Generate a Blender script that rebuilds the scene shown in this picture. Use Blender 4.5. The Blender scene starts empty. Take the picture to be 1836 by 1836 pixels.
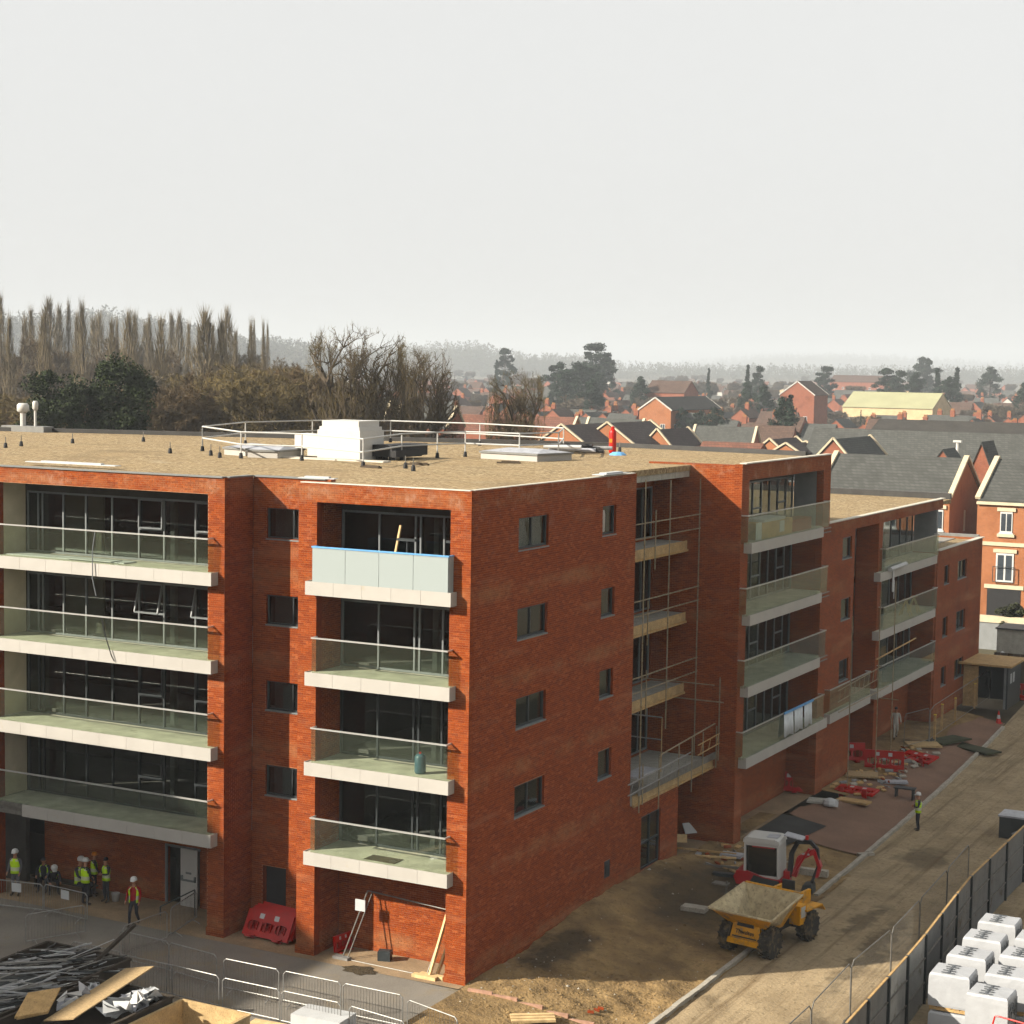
import bpy, math, random
import numpy as np
from mathutils import Vector, Matrix
PI = math.pi
R = math.radians
sc = bpy.context.scene
COL = sc.collection

# ------------------------------------------------------------------ camera
CAM = np.array([28.583, -51.090, 20.298])
FPX, CPX = 3283.75, 918.0
def _rot(yaw, pitch, roll):
    cy, sy, cp, sp = math.cos(yaw), math.sin(yaw), math.cos(pitch), math.sin(pitch)
    fwd = np.array([-sy*cp, cy*cp, -sp]); right = np.array([cy, sy, 0.0]); up = np.cross(right, fwd)
    cr, sr = math.cos(roll), math.sin(roll)
    return np.array([cr*right + sr*up, -(-sr*right + cr*up), fwd])
RM = _rot(R(27.9577), R(4.5941), R(0.9141))
cam = bpy.data.cameras.new('camera'); camo = bpy.data.objects.new('camera', cam); COL.objects.link(camo)
cam.sensor_width = 36; cam.lens = 36*FPX/1836; cam.clip_start = 0.5; cam.clip_end = 20000
mw = Matrix.Identity(4)
for i in range(3):
    mw[i][0] = RM[0][i]; mw[i][1] = -RM[1][i]; mw[i][2] = -RM[2][i]; mw[i][3] = CAM[i]
camo.matrix_world = mw
sc.camera = camo

# survey helpers: where a sight line meets a real plane of the place
def ray(x, y): return RM.T @ np.array([(x-CPX)/FPX, (y-CPX)/FPX, 1.0])
def on(ax, v, x, y):
    d = ray(x, y); return CAM + d*((v-CAM[ax])/d[ax])
def onX(v, x, y): return on(0, v, x, y)
def onY(v, x, y): return on(1, v, x, y)
def onZ(v, x, y): return on(2, v, x, y)
def at(x, y, dep): return CAM + ray(x, y)*dep
def hgt(x, y=0):
    t = min(max((x-.5)/5.5, 0), 1); return -.6*t*t*(3-2*t)
def gp(x, y):
    z = 0
    for _ in range(30):
        p = onZ(z, x, y); z = hgt(p[0])
    return p

# ------------------------------------------------------------------ sky and sun
SUN = Vector((0.97, 1.0, -0.745)).normalized()          # the way the light travels
w = bpy.data.worlds.new('World'); sc.world = w; w.use_nodes = True
nt = w.node_tree; bg = nt.nodes['Background']
sky = nt.nodes.new('ShaderNodeTexSky'); sky.sky_type = 'NISHITA'; sky.sun_disc = False
el = math.asin(-SUN.z); az = math.atan2(-SUN.x, -SUN.y)
sky.sun_elevation = el; sky.sun_rotation = az; sky.dust_density = 4; sky.air_density = 1.0
hs = nt.nodes.new('ShaderNodeHueSaturation'); hs.inputs['Saturation'].default_value = .15
mx = nt.nodes.new('ShaderNodeMix'); mx.data_type = 'RGBA'; mx.inputs[0].default_value = .86
nt.links.new(sky.outputs[0], hs.inputs['Color']); nt.links.new(hs.outputs[0], mx.inputs[6])
mx.inputs[7].default_value = (3.22, 3.22, 3.17, 1)          # thin white overcast veil
nt.links.new(mx.outputs[2], bg.inputs[0]); bg.inputs[1].default_value = .1
sun = bpy.data.lights.new('sun', 'SUN'); sun.energy = 5.0; sun.angle = R(.6); sun.color = (1, .91, .77)
suno = bpy.data.objects.new('sun', sun); COL.objects.link(suno)
suno.rotation_euler = SUN.to_track_quat('-Z', 'Y').to_euler()
sc.view_settings.view_transform = 'Standard'; sc.view_settings.look = 'None'
sc.view_settings.exposure = 1.34; sc.view_settings.gamma = 1
sc.render.engine = 'CYCLES'; sc.cycles.use_denoising = True
sc.cycles.use_adaptive_sampling = True; sc.cycles.adaptive_threshold = .04
sc.cycles.max_bounces = 5; sc.cycles.diffuse_bounces = 2; sc.cycles.transparent_max_bounces = 14
sc.cycles.glossy_bounces = 2; sc.cycles.transmission_bounces = 3; sc.cycles.volume_bounces = 0
sc.cycles.caustics_reflective = False; sc.cycles.caustics_refractive = False

# ------------------------------------------------------------------ materials
def mixn(n, a, b, fac_out=None, fac=.5, blend='MIX'):
    m = n.nodes.new('ShaderNodeMix'); m.data_type = 'RGBA'; m.blend_type = blend
    m.inputs[0].default_value = fac
    if fac_out is not None: n.links.new(fac_out, m.inputs[0])
    for s, v in ((6, a), (7, b)):
        if isinstance(v, tuple): m.inputs[s].default_value = (*v, 1)
        else: n.links.new(v, m.inputs[s])
    return m.outputs[2]
def noise(n, scale, detail=4, rough=.6, vec=None, lo=.35, hi=.65, dist=0):
    t = n.nodes.new('ShaderNodeTexNoise'); t.inputs['Scale'].default_value = scale
    t.inputs['Detail'].default_value = detail; t.inputs['Roughness'].default_value = rough
    t.inputs['Distortion'].default_value = dist
    if vec is not None: n.links.new(vec, t.inputs['Vector'])
    m = n.nodes.new('ShaderNodeMapRange'); m.inputs[1].default_value = lo; m.inputs[2].default_value = hi
    n.links.new(t.outputs[0], m.inputs[0]); return m.outputs[0]
def pos(n): return n.nodes.new('ShaderNodeNewGeometry').outputs['Position']
def base(name, rough=.85, metal=0, spec=.3):
    m = bpy.data.materials.new(name); m.use_nodes = True; n = m.node_tree
    b = n.nodes['Principled BSDF']; b.inputs['Roughness'].default_value = rough
    b.inputs['Metallic'].default_value = metal; b.inputs['Specular IOR Level'].default_value = spec
    return m, n, b
def bump(n, b, scale, dist, vec, detail=3):
    t = n.nodes.new('ShaderNodeTexNoise'); t.inputs['Scale'].default_value = scale; t.inputs['Detail'].default_value = detail
    n.links.new(vec, t.inputs['Vector'])
    u = n.nodes.new('ShaderNodeBump'); u.inputs['Distance'].default_value = dist; u.inputs['Strength'].default_value = 1
    n.links.new(t.outputs[0], u.inputs['Height']); n.links.new(u.outputs[0], b.inputs['Normal'])
MT = {}
def finish(n, o, b, sat=1.12, val=.73):
    h = n.nodes.new('ShaderNodeHueSaturation'); h.inputs['Saturation'].default_value = sat; h.inputs['Value'].default_value = val
    n.links.new(o, h.inputs['Color']); n.links.new(h.outputs[0], b.inputs['Base Color'])
def mat(name, col, rough=.85, var=.18, scale=2.5, col2=None, fine=0, bmp=None, metal=0, spec=.3, dirt=None):
    m, n, b = base(name, rough, metal, spec); p = pos(n)
    c1 = tuple(c*(1-var) for c in col); c2 = col2 or tuple(min(1, c*(1+var)) for c in col)
    o = mixn(n, c1, c2, noise(n, scale, 5, vec=p))
    if fine: o = mixn(n, o, tuple(c*.55 for c in col), noise(n, fine, 2, vec=p, lo=.5, hi=.75))
    if dirt: o = mixn(n, o, dirt[0], noise(n, dirt[1], 6, .7, vec=p, lo=dirt[2], hi=dirt[2]+.12))
    finish(n, o, b)
    if bmp: bump(n, b, bmp[0], bmp[1], p)
    MT[name] = m; return m

def stains(n, o, p):
    "lime bloom and dry washed-out patches on new brickwork"
    s = n.nodes.new('ShaderNodeVectorMath'); s.operation = 'MULTIPLY'; s.inputs[1].default_value = (1, 1, 2.2)
    n.links.new(p, s.inputs[0])
    o = mixn(n, o, (.40, .19, .14), noise(n, .55, 7, .72, vec=s.outputs[0], lo=.63, hi=.88))
    s2 = n.nodes.new('ShaderNodeVectorMath'); s2.operation = 'MULTIPLY'; s2.inputs[1].default_value = (.25, .25, 2.0)
    n.links.new(p, s2.inputs[0])
    o = mixn(n, o, (.40, .18, .095), noise(n, .8, 4, .5, vec=s2.outputs[0], lo=.58, hi=.85))
    # tan splash bands left at each scaffold lift, and lime bloom under the parapet
    sx = n.nodes.new('ShaderNodeSeparateXYZ'); n.links.new(p, sx.inputs[0])
    w1 = n.nodes.new('ShaderNodeMath'); w1.operation = 'MULTIPLY_ADD'; n.links.new(sx.outputs[2], w1.inputs[0]); w1.inputs[1].default_value = 2*PI/3.08; w1.inputs[2].default_value = -2*PI*3.55/3.08+PI/2
    w2 = n.nodes.new('ShaderNodeMath'); w2.operation = 'SINE'; n.links.new(w1.outputs[0], w2.inputs[0])
    w3 = n.nodes.new('ShaderNodeMapRange'); w3.inputs[1].default_value = .72; w3.inputs[2].default_value = 1.0; w3.inputs[4].default_value = .62; n.links.new(w2.outputs[0], w3.inputs[0])
    w4 = n.nodes.new('ShaderNodeMath'); w4.operation = 'MULTIPLY'; n.links.new(w3.outputs[0], w4.inputs[0]); n.links.new(noise(n, .45, 9, .8, vec=p, lo=.44, hi=.66), w4.inputs[1])
    o = mixn(n, o, (.38, .205, .10), w4.outputs[0])
    z3 = n.nodes.new('ShaderNodeMapRange'); z3.inputs[1].default_value = 13.6; z3.inputs[2].default_value = 15.6; n.links.new(sx.outputs[2], z3.inputs[0])
    z4 = n.nodes.new('ShaderNodeMath'); z4.operation = 'MULTIPLY'; n.links.new(z3.outputs[0], z4.inputs[0]); n.links.new(noise(n, .9, 8, .78, vec=p, lo=.54, hi=.74), z4.inputs[1])
    return mixn(n, o, (.42, .24, .18), z4.outputs[0])
def brick_geo(name):
    m, n, b = base(name, .88, 0, .2); p = pos(n)
    a = n.nodes.new('ShaderNodeAttribute'); a.attribute_name = 'bv'
    oi = n.nodes.new('ShaderNodeObjectInfo')
    ad = n.nodes.new('ShaderNodeMath'); ad.operation = 'ADD'; n.links.new(a.outputs['Fac'], ad.inputs[0]); n.links.new(oi.outputs['Random'], ad.inputs[1])
    fr = n.nodes.new('ShaderNodeMath'); fr.operation = 'FRACT'; n.links.new(ad.outputs[0], fr.inputs[0])
    r = n.nodes.new('ShaderNodeValToRGB'); e = r.color_ramp.elements
    e[0].position = 0; e[0].color = (.19, .038, .012, 1); e[1].position = 1; e[1].color = (.41, .125, .048, 1)
    for q, c in ((.25, (.255, .052, .0135, 1)), (.6, (.30, .064, .0165, 1)), (.86, (.345, .080, .021, 1))):
        k = e.new(q); k.color = c
    n.links.new(fr.outputs[0], r.inputs[0])
    o = mixn(n, r.outputs[0], (.19, .04, .013), noise(n, 14, 3, vec=p, lo=.4, hi=.8))
    finish(n, stains(n, o, p), b, 1.06, .71); MT[name] = m; return m
def brick_tex(name, c1, c2, mortar, st=True, width=.225, row=.075):
    m, n, b = base(name, .88, 0, .2); p = pos(n)
    sx = n.nodes.new('ShaderNodeSeparateXYZ'); n.links.new(p, sx.inputs[0])
    ad = n.nodes.new('ShaderNodeMath'); n.links.new(sx.outputs[0], ad.inputs[0]); n.links.new(sx.outputs[1], ad.inputs[1])
    cx = n.nodes.new('ShaderNodeCombineXYZ'); n.links.new(ad.outputs[0], cx.inputs[0]); n.links.new(sx.outputs[2], cx.inputs[1])
    t = n.nodes.new('ShaderNodeTexBrick'); n.links.new(cx.outputs[0], t.inputs['Vector'])
    t.inputs['Scale'].default_value = 1; t.inputs['Brick Width'].default_value = width; t.inputs['Row Height'].default_value = row
    t.inputs['Mortar Size'].default_value = row*.1; t.inputs['Color1'].default_value = (*c1, 1); t.inputs['Color2'].default_value = (*c2, 1)
    t.inputs['Mortar'].default_value = (*mortar, 1)
    o = t.outputs[0]
    o = mixn(n, o, tuple(.6*x for x in c1), noise(n, .5, 5, vec=p, lo=.5, hi=.9))
    if st: o = stains(n, o, p)
    finish(n, o, b, 1.06 if st else 1.0, .71); MT[name] = m; return m
def glass(name, tint, refl=.04, gloss_rough=.03, film=0, filmcol=(.8, .8, .8)):
    m = bpy.data.materials.new(name); m.use_nodes = True; n = m.node_tree
    n.nodes.remove(n.nodes['Principled BSDF']); out = n.nodes['Material Output']
    t = n.nodes.new('ShaderNodeBsdfTransparent'); t.inputs[0].default_value = (*tint, 1)
    g = n.nodes.new('ShaderNodeBsdfGlossy'); g.inputs['Roughness'].default_value = gloss_rough; g.inputs[0].default_value = (.9, .95, .92, 1)
    lw = n.nodes.new('ShaderNodeLayerWeight'); lw.inputs[0].default_value = .5
    pw = n.nodes.new('ShaderNodeMath'); pw.operation = 'POWER'; pw.inputs[1].default_value = 5; n.links.new(lw.outputs['Facing'], pw.inputs[0])
    f = n.nodes.new('ShaderNodeMath'); f.operation = 'MULTIPLY_ADD'; f.inputs[1].default_value = .9; f.inputs[2].default_value = refl; n.links.new(pw.outputs[0], f.inputs[0])
    ms = n.nodes.new('ShaderNodeMixShader'); n.links.new(f.outputs[0], ms.inputs[0])
    n.links.new(t.outputs[0], ms.inputs[1]); n.links.new(g.outputs[0], ms.inputs[2]); o = ms.outputs[0]
    if film:
        d = n.nodes.new('ShaderNodeBsdfDiffuse'); d.inputs[0].default_value = (*filmcol, 1)
        m2 = n.nodes.new('ShaderNodeMixShader'); m2.inputs[0].default_value = film
        n.links.new(o, m2.inputs[1]); n.links.new(d.outputs[0], m2.inputs[2]); o = m2.outputs[0]
    n.links.new(o, out.inputs[0]); MT[name] = m; return m

brick_geo('brick')
mat('mortar', (.38, .20, .12), .95, .2, 6)
mat('brick_reveal', (.23, .043, .012), .9, .3, 9)
brick_tex('brick_wall', (.20, .041, .0125), (.30, .064, .0165), (.27, .13, .06))
brick_tex('brick_townhouse', (.34, .115, .042), (.42, .15, .055), (.36, .20, .115), st=False)
brick_tex('brick_far', (.26, .078, .040), (.35, .11, .055), (.22, .12, .085), st=False)
mat('cream', (.44, .42, .385), .6, .05, 1.2, dirt=((.42, .38, .3), 1.5, .66))
mat('cream_wall', (.62, .56, .42), .8, .1, 1.5)
mat('render_grey', (.24, .25, .25), .85, .1, 2)
mat('soffit', (.30, .28, .25), .9, .1, 2)
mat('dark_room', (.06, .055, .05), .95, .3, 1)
mat('concrete', (.42, .41, .36), .9, .15, 3, fine=30)
mat('deck', (.50, .48, .40), .85, .18, 1.3, dirt=((.25, .23, .18), 1.1, .6))
mat('frame_dark', (.035, .042, .045), .45, .1, 3)
mat('frame_grey', (.19, .205, .21), .4, .1, 3)
mat('sill_grey', (.20, .22, .22), .5, .1, 3)
glass('window_glass', (.62, .64, .64), .085)
glass('loggia_glass', (.55, .58, .58), .04)
glass('balcony_glass', (.915, .95, .90), .05, film=.022, filmcol=(.30, .36, .27))
glass('film_glass', (.6, .65, .6), .04, .2, film=.82, filmcol=(.31, .35, .345))
mat('blue_film', (.20, .42, .72), .5, .1, 5)
mat('white_film', (.62, .66, .68), .5, .12, 4)
mat('rail_steel', (.66, .66, .63), .32, .05, 5, metal=.55)
mat('coping', (.20, .20, .19), .5, .1, 3)
mat('coping_pale', (.62, .58, .50), .7, .1, 3)
mat('white_paint', (.58, .57, .54), .5, .04, 2)
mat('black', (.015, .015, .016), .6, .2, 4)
mat('rubber', (.028, .026, .022), .85, .3, 5, dirt=((.16, .12, .07), 4, .5))
mat('galv', (.30, .295, .28), .5, .15, 6, metal=.4)
mat('galv_dull', (.20, .19, .17), .55, .2, 6, metal=.35)
mat('scaffold', (.33, .28, .19), .6, .25, 5, metal=.3, dirt=((.20, .10, .04), 8, .56))
mat('timber', (.50, .34, .17), .85, .2, 4, fine=25)
mat('timber_pale', (.66, .49, .28), .85, .2, 4)
mat('plywood', (.52, .38, .21), .85, .22, 2.2, fine=18)
mat('osb', (.42, .31, .18), .9, .25, 14, fine=40)
mat('red_plastic', (.44, .016, .012), .45, .15, 3, dirt=((.35, .06, .04), 5, .62))
mat('orange_plastic', (.8, .22, .03), .5, .1, 3)
mat('yellow_plastic', (.78, .58, .05), .5, .1, 3)
mat('hivis', (.55, .85, .03), .7, .08, 6)
mat('hivis_band', (.62, .66, .45), .5, .05, 5)
mat('helmet_white', (.66, .66, .64), .35, .03, 5)
mat('helmet_orange', (.75, .25, .03), .35, .05, 5)
mat('skin', (.42, .22, .14), .6, .08, 10)
mat('cloth_dark', (.025, .027, .035), .9, .3, 6)
mat('cloth_grey', (.12, .12, .13), .9, .2, 6)
mat('cloth_red', (.32, .02, .025), .9, .2, 6)
mat('cloth_white', (.46, .45, .41), .9, .15, 5)
mat('boot', (.05, .035, .025), .8, .2, 8)
mat('dumper_yellow', (.72, .34, .012), .42, .1, 2.5, dirt=((.33, .23, .12), 2.6, .5), spec=.35)
mat('skip_dust', (.52, .44, .29), .95, .18, 3, fine=8)
mat('digger_red', (.42, .015, .02), .35, .1, 3, spec=.5)
mat('dirty_grey', (.25, .25, .25), .7, .3, 4)
mat('sheet_white', (.52, .53, .53), .5, .06, 2)
mat('sheet_grey', (.40, .41, .44), .45, .2, 3)
mat('wrap', (.42, .43, .445), .32, .05, 1.6, spec=.5, bmp=(3, .02))
mat('print_grey', (.11, .12, .13), .6, .1, 4)
mat('hoarding', (.20, .205, .205), .5, .12, 1.5, metal=.3, dirt=((.12, .09, .06), 1.2, .58))
mat('hoarding_pale', (.42, .42, .40), .45, .12, 1.5, metal=.35, dirt=((.15, .12, .08), 1.2, .6))
brick_tex('slate', (.070, .072, .066), (.098, .10, .092), (.052, .054, .05), False, .45, .24)
brick_tex('slate_purple', (.062, .046, .045), (.085, .064, .061), (.045, .035, .034), False, .45, .24)
mat('roof_dark', (.04, .036, .031), .85, .2, .4, fine=3)
brick_tex('tile_red', (.15, .066, .045), (.21, .09, .06), (.10, .05, .035), False, .5, .3)
brick_tex('tile_brown', (.085, .052, .040), (.13, .080, .060), (.06, .04, .03), False, .5, .3)
mat('roof_pale_green', (.36, .355, .22), .8, .06, .2)
mat('render_white', (.54, .52, .48), .8, .06, .6)
mat('render_yellow', (.62, .48, .30), .8, .1, .6)
mat('chimney_pot', (.36, .19, .09), .85, .15, 2)
mat('stone_cream', (.60, .52, .38), .8, .08, 2)
mat('window_white', (.62, .62, .60), .4, .03, 3)
mat('far_pane', (.05, .06, .07), .15, .2, .5, spec=.6)
mat('gas_red', (.52, .02, .014), .4, .05, 4)
mat('bark', (.085, .065, .045), .95, .25, 2)
mat('bark_dark', (.045, .036, .027), .95, .25, 2)
mat('twig_brown', (.105, .074, .040), .95, .3, .12)
mat('twig_olive', (.118, .090, .040), .95, .3, .15)
mat('twig_grey', (.13, .11, .085), .95, .3, .12)
mat('twig_poplar', (.185, .15, .095), .95, .25, .08)
mat('needle', (.020, .031, .008), .9, .45, .6)
mat('needle_blue', (.020, .034, .022), .9, .45, .3)
mat('hedge', (.045, .05, .025), .95, .4, 1.0)
mat('wood_far', (.075, .075, .055), .95, .3, .02)
mat('grass_far', (.085, .085, .045), .95, .35, .03, col2=(.13, .10, .065))
mat('asphalt', (.23, .21, .18), .95, .16, .35, fine=22, dirt=((.24, .20, .14), .45, .52), bmp=(60, .01))
mat('loggia_paving', (.32, .235, .15), .92, .18, .9, fine=20)
mat('tarmac', (.035, .035, .033), .9, .3, 1, fine=25)
mat('kerb', (.42, .39, .33), .9, .15, 2, fine=20)
mat('red_edging', (.42, .26, .19), .9, .2, 5)
mat('block_paving', (.22, .135, .095), .92, .16, .5, fine=18)
def soil_mat(name, c, c2, dark, k, damp=(), ds=.9):
    m, n, b = base(name, .97, 0, .15); p = pos(n)
    o = mixn(n, c, c2, noise(n, .6, 8, .65, vec=p, lo=.35, hi=.68))
    o = mixn(n, o, dark, noise(n, .33, 7, .6, vec=p, lo=k, hi=k+.2))
    o = mixn(n, o, tuple(.45*x for x in c), noise(n, 5, 5, .7, vec=p, lo=.52, hi=.8))
    o = mixn(n, o, tuple(min(1, 1.5*x) for x in c2), noise(n, 11, 3, .6, vec=p, lo=.66, hi=.76))
    for (cx, cy, rx, ry) in damp:
        nz = n.nodes.new('ShaderNodeTexNoise'); nz.inputs['Scale'].default_value = .9; nz.inputs['Detail'].default_value = 5; n.links.new(p, nz.inputs['Vector'])
        q = n.nodes.new('ShaderNodeVectorMath'); q.operation = 'MULTIPLY_ADD'; q.inputs[1].default_value = (2.4, 2.4, 0); n.links.new(nz.outputs['Color'], q.inputs[0]); n.links.new(p, q.inputs[2])
        d = n.nodes.new('ShaderNodeVectorMath'); d.operation = 'SUBTRACT'; n.links.new(q.outputs[0], d.inputs[0]); d.inputs[1].default_value = (cx+1.2, cy+1.2, 0)
        e = n.nodes.new('ShaderNodeVectorMath'); e.operation = 'MULTIPLY'; n.links.new(d.outputs[0], e.inputs[0]); e.inputs[1].default_value = (1/rx, 1/ry, 0)
        l = n.nodes.new('ShaderNodeVectorMath'); l.operation = 'LENGTH'; n.links.new(e.outputs[0], l.inputs[0])
        g_ = n.nodes.new('ShaderNodeMapRange'); g_.inputs[1].default_value = 1.15; g_.inputs[2].default_value = .7; g_.inputs[4].default_value = ds; n.links.new(l.outputs['Value'], g_.inputs[0])
        o = mixn(n, o, (.030, .025, .018), g_.outputs[0])
    if name == 'road_dirt':      # wheel tracks worn along the road
        q = n.nodes.new('ShaderNodeVectorMath'); q.operation = 'MULTIPLY'; q.inputs[1].default_value = (2.2, .07, 1); n.links.new(p, q.inputs[0])
        o = mixn(n, o, (.13, .09, .052), noise(n, 1.0, 6, .7, vec=q.outputs[0], lo=.52, hi=.74))
        o = mixn(n, o, (.42, .33, .21), noise(n, .8, 5, .7, vec=q.outputs[0], lo=.60, hi=.80))
    finish(n, o, b); bump(n, b, 9, .03 if name == 'road_dirt' else .06, p, 6); MT[name] = m
soil_mat('soil', (.19, .13, .07), (.38, .27, .145), (.07, .05, .03), .52, ((2.6, 14.2, 2.1, 4.6), (1.1, 4.6, .9, 2.2)), .72)
soil_mat('road_dirt', (.29, .225, .145), (.42, .335, .22), (.16, .12, .075), .60, ((8.2, 25.5, .9, 1.8), (8.6, 15.5, .5, 2.3), (10.6, 3.4, .9, 1.4), (10.0, 12, .5, 5)), .5)
soil_mat('soil_damp', (.05, .04, .027), (.085, .065, .04), (.03, .025, .018), .5)
def gravel_roof():
    m, n, b = base('roof_gravel', .95, 0, .2); p = pos(n)
    v = n.nodes.new('ShaderNodeTexVoronoi'); v.inputs['Scale'].default_value = 9; n.links.new(p, v.inputs['Vector'])
    r = n.nodes.new('ShaderNodeValToRGB'); e = r.color_ramp.elements
    e[0].color = (.15, .105, .06, 1); e[1].color = (.48, .39, .25, 1); k = e.new(.45); k.color = (.31, .235, .14, 1)
    sp = n.nodes.new('ShaderNodeSeparateColor'); n.links.new(v.outputs['Color'], sp.inputs[0]); n.links.new(sp.outputs[0], r.inputs[0])
    o = mixn(n, r.outputs[0], (.34, .25, .145), noise(n, .5, 4, vec=p, lo=.4, hi=.9))
    o = mixn(n, o, (.20, .15, .09), noise(n, .22, 6, .65, vec=p, lo=.56, hi=.78)); o = mixn(n, o, (.46, .40, .29), noise(n, .3, 5, .6, vec=p, lo=.64, hi=.8))
    finish(n, o, b); bump(n, b, 14, .05, p); MT['roof_gravel'] = m
gravel_roof()

# ------------------------------------------------------------------ mesh helpers
class MB:
    def __init__(s): s.v = []; s.f = []; s.m = []
    def add(s, vs, fs, mi=0):
        o = len(s.v); s.v += [tuple(map(float, p)) for p in vs]; s.f += [tuple(i+o for i in f) for f in fs]; s.m += [mi]*len(fs); return s
    def box(s, x0, x1, y0, y1, z0, z1, mi=0):
        return s.add([(x0,y0,z0),(x1,y0,z0),(x1,y1,z0),(x0,y1,z0),(x0,y0,z1),(x1,y0,z1),(x1,y1,z1),(x0,y1,z1)],
            [(0,3,2,1),(4,5,6,7),(0,1,5,4),(1,2,6,5),(2,3,7,6),(3,0,4,7)], mi)
    def obox(s, c, ux, uy, uz, mi=0):
        "box from centre and three half-axis vectors"
        c, ux, uy, uz = (np.array(k, float) for k in (c, ux, uy, uz))
        return s.add([c+a*ux+b*uy+d*uz for d in (-1, 1) for a, b in ((-1,-1),(1,-1),(1,1),(-1,1))],
            [(0,3,2,1),(4,5,6,7),(0,1,5,4),(1,2,6,5),(2,3,7,6),(3,0,4,7)], mi)
    def bar(s, p, q, w, h=None, mi=0, up=(0,0,1)):
        p, q = np.array(p, float), np.array(q, float); d = q-p; L = np.linalg.norm(d); d = d/L
        u = np.array(up, float)
        if abs(d@u) > .95: u = np.array((1., 0, 0))
        a = np.cross(d, u); a /= np.linalg.norm(a); b = np.cross(a, d)
        return s.obox((p+q)/2, d*L/2, a*w/2, b*(h or w)/2, mi)
    def cyl(s, p, q, r, r2=None, n=8, mi=0, cap=True):
        p, q = np.array(p, float), np.array(q, float); d = q-p; d = d/(np.linalg.norm(d)+1e-9); r2 = r if r2 is None else r2
        u = np.array((0., 0, 1)) if abs(d[2]) < .9 else np.array((1., 0, 0))
        a = np.cross(d, u); a /= np.linalg.norm(a); b = np.cross(d, a)
        vs = []
        for c, rr in ((p, r), (q, r2)):
            for i in range(n):
                t = 2*PI*i/n; vs.append(c+rr*(math.cos(t)*a+math.sin(t)*b))
        fs = [(i, (i+1) % n, n+(i+1) % n, n+i) for i in range(n)]
        if cap: fs += [tuple(range(n-1, -1, -1)), tuple(range(n, 2*n))]
        return s.add(vs, fs, mi)
    def tube(s, pts, r, n=6, mi=0):
        for a, b in zip(pts[:-1], pts[1:]): s.cyl(a, b, r, n=n, mi=mi)
        return s
    def lathe(s, prof, n=16, c=(0,0,0), ax='z', mi=0):
        vs = []; k = len(prof)
        for r, h in prof:
            for i in range(n):
                t = 2*PI*i/n; a, b = r*math.cos(t), r*math.sin(t)
                q = (a, b, h) if ax == 'z' else ((h, a, b) if ax == 'x' else (a, h, b))
                vs.append((q[0]+c[0], q[1]+c[1], q[2]+c[2]))
        fs = [(j*n+i, j*n+(i+1) % n, (j+1)*n+(i+1) % n, (j+1)*n+i) for j in range(k-1) for i in range(n)]
        fs += [tuple(range(n-1, -1, -1)), tuple(range((k-1)*n, k*n))]
        return s.add(vs, fs, mi)
    def prism(s, poly, ax, a0, a1, mi=0):
        "extrude a 2D outline along axis ax (0,1,2) from a0 to a1"
        n = len(poly); vs = []
        for a in (a0, a1):
            for p in poly:
                q = list(p); q.insert(ax, a); vs.append(q)
        fs = [(i, (i+1) % n, n+(i+1) % n, n+i) for i in range(n)] + [tuple(range(n-1, -1, -1)), tuple(range(n, 2*n))]
        return s.add(vs, fs, mi)
    def quad(s, a, b, c, d, mi=0): return s.add([a, b, c, d], [(0, 1, 2, 3)], mi)
    def mesh(s, name, mats, smooth=False):
        me = bpy.data.meshes.new(name); me.from_pydata(s.v, [], s.f)
        for k in (mats if isinstance(mats, (list, tuple)) else [mats]): me.materials.append(MT[k] if isinstance(k, str) else k)
        if any(s.m): me.polygons.foreach_set('material_index', s.m)
        if smooth: me.polygons.foreach_set('use_smooth', [True]*len(me.polygons))
        me.update(); return me
def link(name, me, parent=None, loc=None, rot=None, scale=None):
    o = bpy.data.objects.new(name, me); COL.objects.link(o)
    if parent is not None: o.parent = parent
    if loc is not None: o.location = tuple(map(float, loc))
    if rot is not None: o.rotation_euler = rot
    if scale is not None: o.scale = scale if isinstance(scale, (tuple, list)) else (scale,)*3
    return o
def part(name, mb, m, parent=None, smooth=False, kind=None, label=None):
    o = link(name, mb.mesh(name, m, smooth), parent)
    if kind: o['kind'] = kind
    if label: o['label'] = label
    return o
def tag(o, label, cat, group=None):
    o['label'] = label; o['category'] = cat
    if group: o['group'] = group
    return o
def thing(name, label, cat, loc=(0,0,0), rz=0, group=None, scale=None):
    return tag(link(name, None, None, loc, (0, 0, rz), scale), label, cat, group)
def copy_tree(o, parent=None):
    c = o.copy(); COL.objects.link(c); c.parent = parent
    for ch in list(o.children): copy_tree(ch, c)
    return c
def dup(o, loc, rz=0, label=None, group=None, scale=None):
    c = copy_tree(o); c.location = tuple(map(float, loc)); c.rotation_euler = (0, 0, rz)
    if label: c['label'] = label
    if group: c['group'] = group
    if scale is not None: c.scale = scale if isinstance(scale, (tuple, list)) else (scale,)*3
    return c
def B(*a, **k): return MB().box(*a, **k)
ORD = ['first','second','third','fourth','fifth','sixth','seventh','eighth','ninth','tenth','eleventh','twelfth','thirteenth','fourteenth','fifteenth','sixteenth','seventeenth','eighteenth','nineteenth','twentieth']
def text_mesh(s, size, m, name='lettering', depth=.006):
    cu = bpy.data.curves.new('txt', 'FONT'); cu.body = s; cu.size = size; cu.extrude = depth; cu.align_x = 'CENTER'; cu.align_y = 'CENTER'; cu.offset = size*.012
    o = bpy.data.objects.new('txt', cu); COL.objects.link(o)
    dg = bpy.context.evaluated_depsgraph_get(); me = bpy.data.meshes.new_from_object(o.evaluated_get(dg))
    bpy.data.objects.remove(o); me.name = name; me.materials.clear(); me.materials.append(MT[m]); return me

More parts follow.
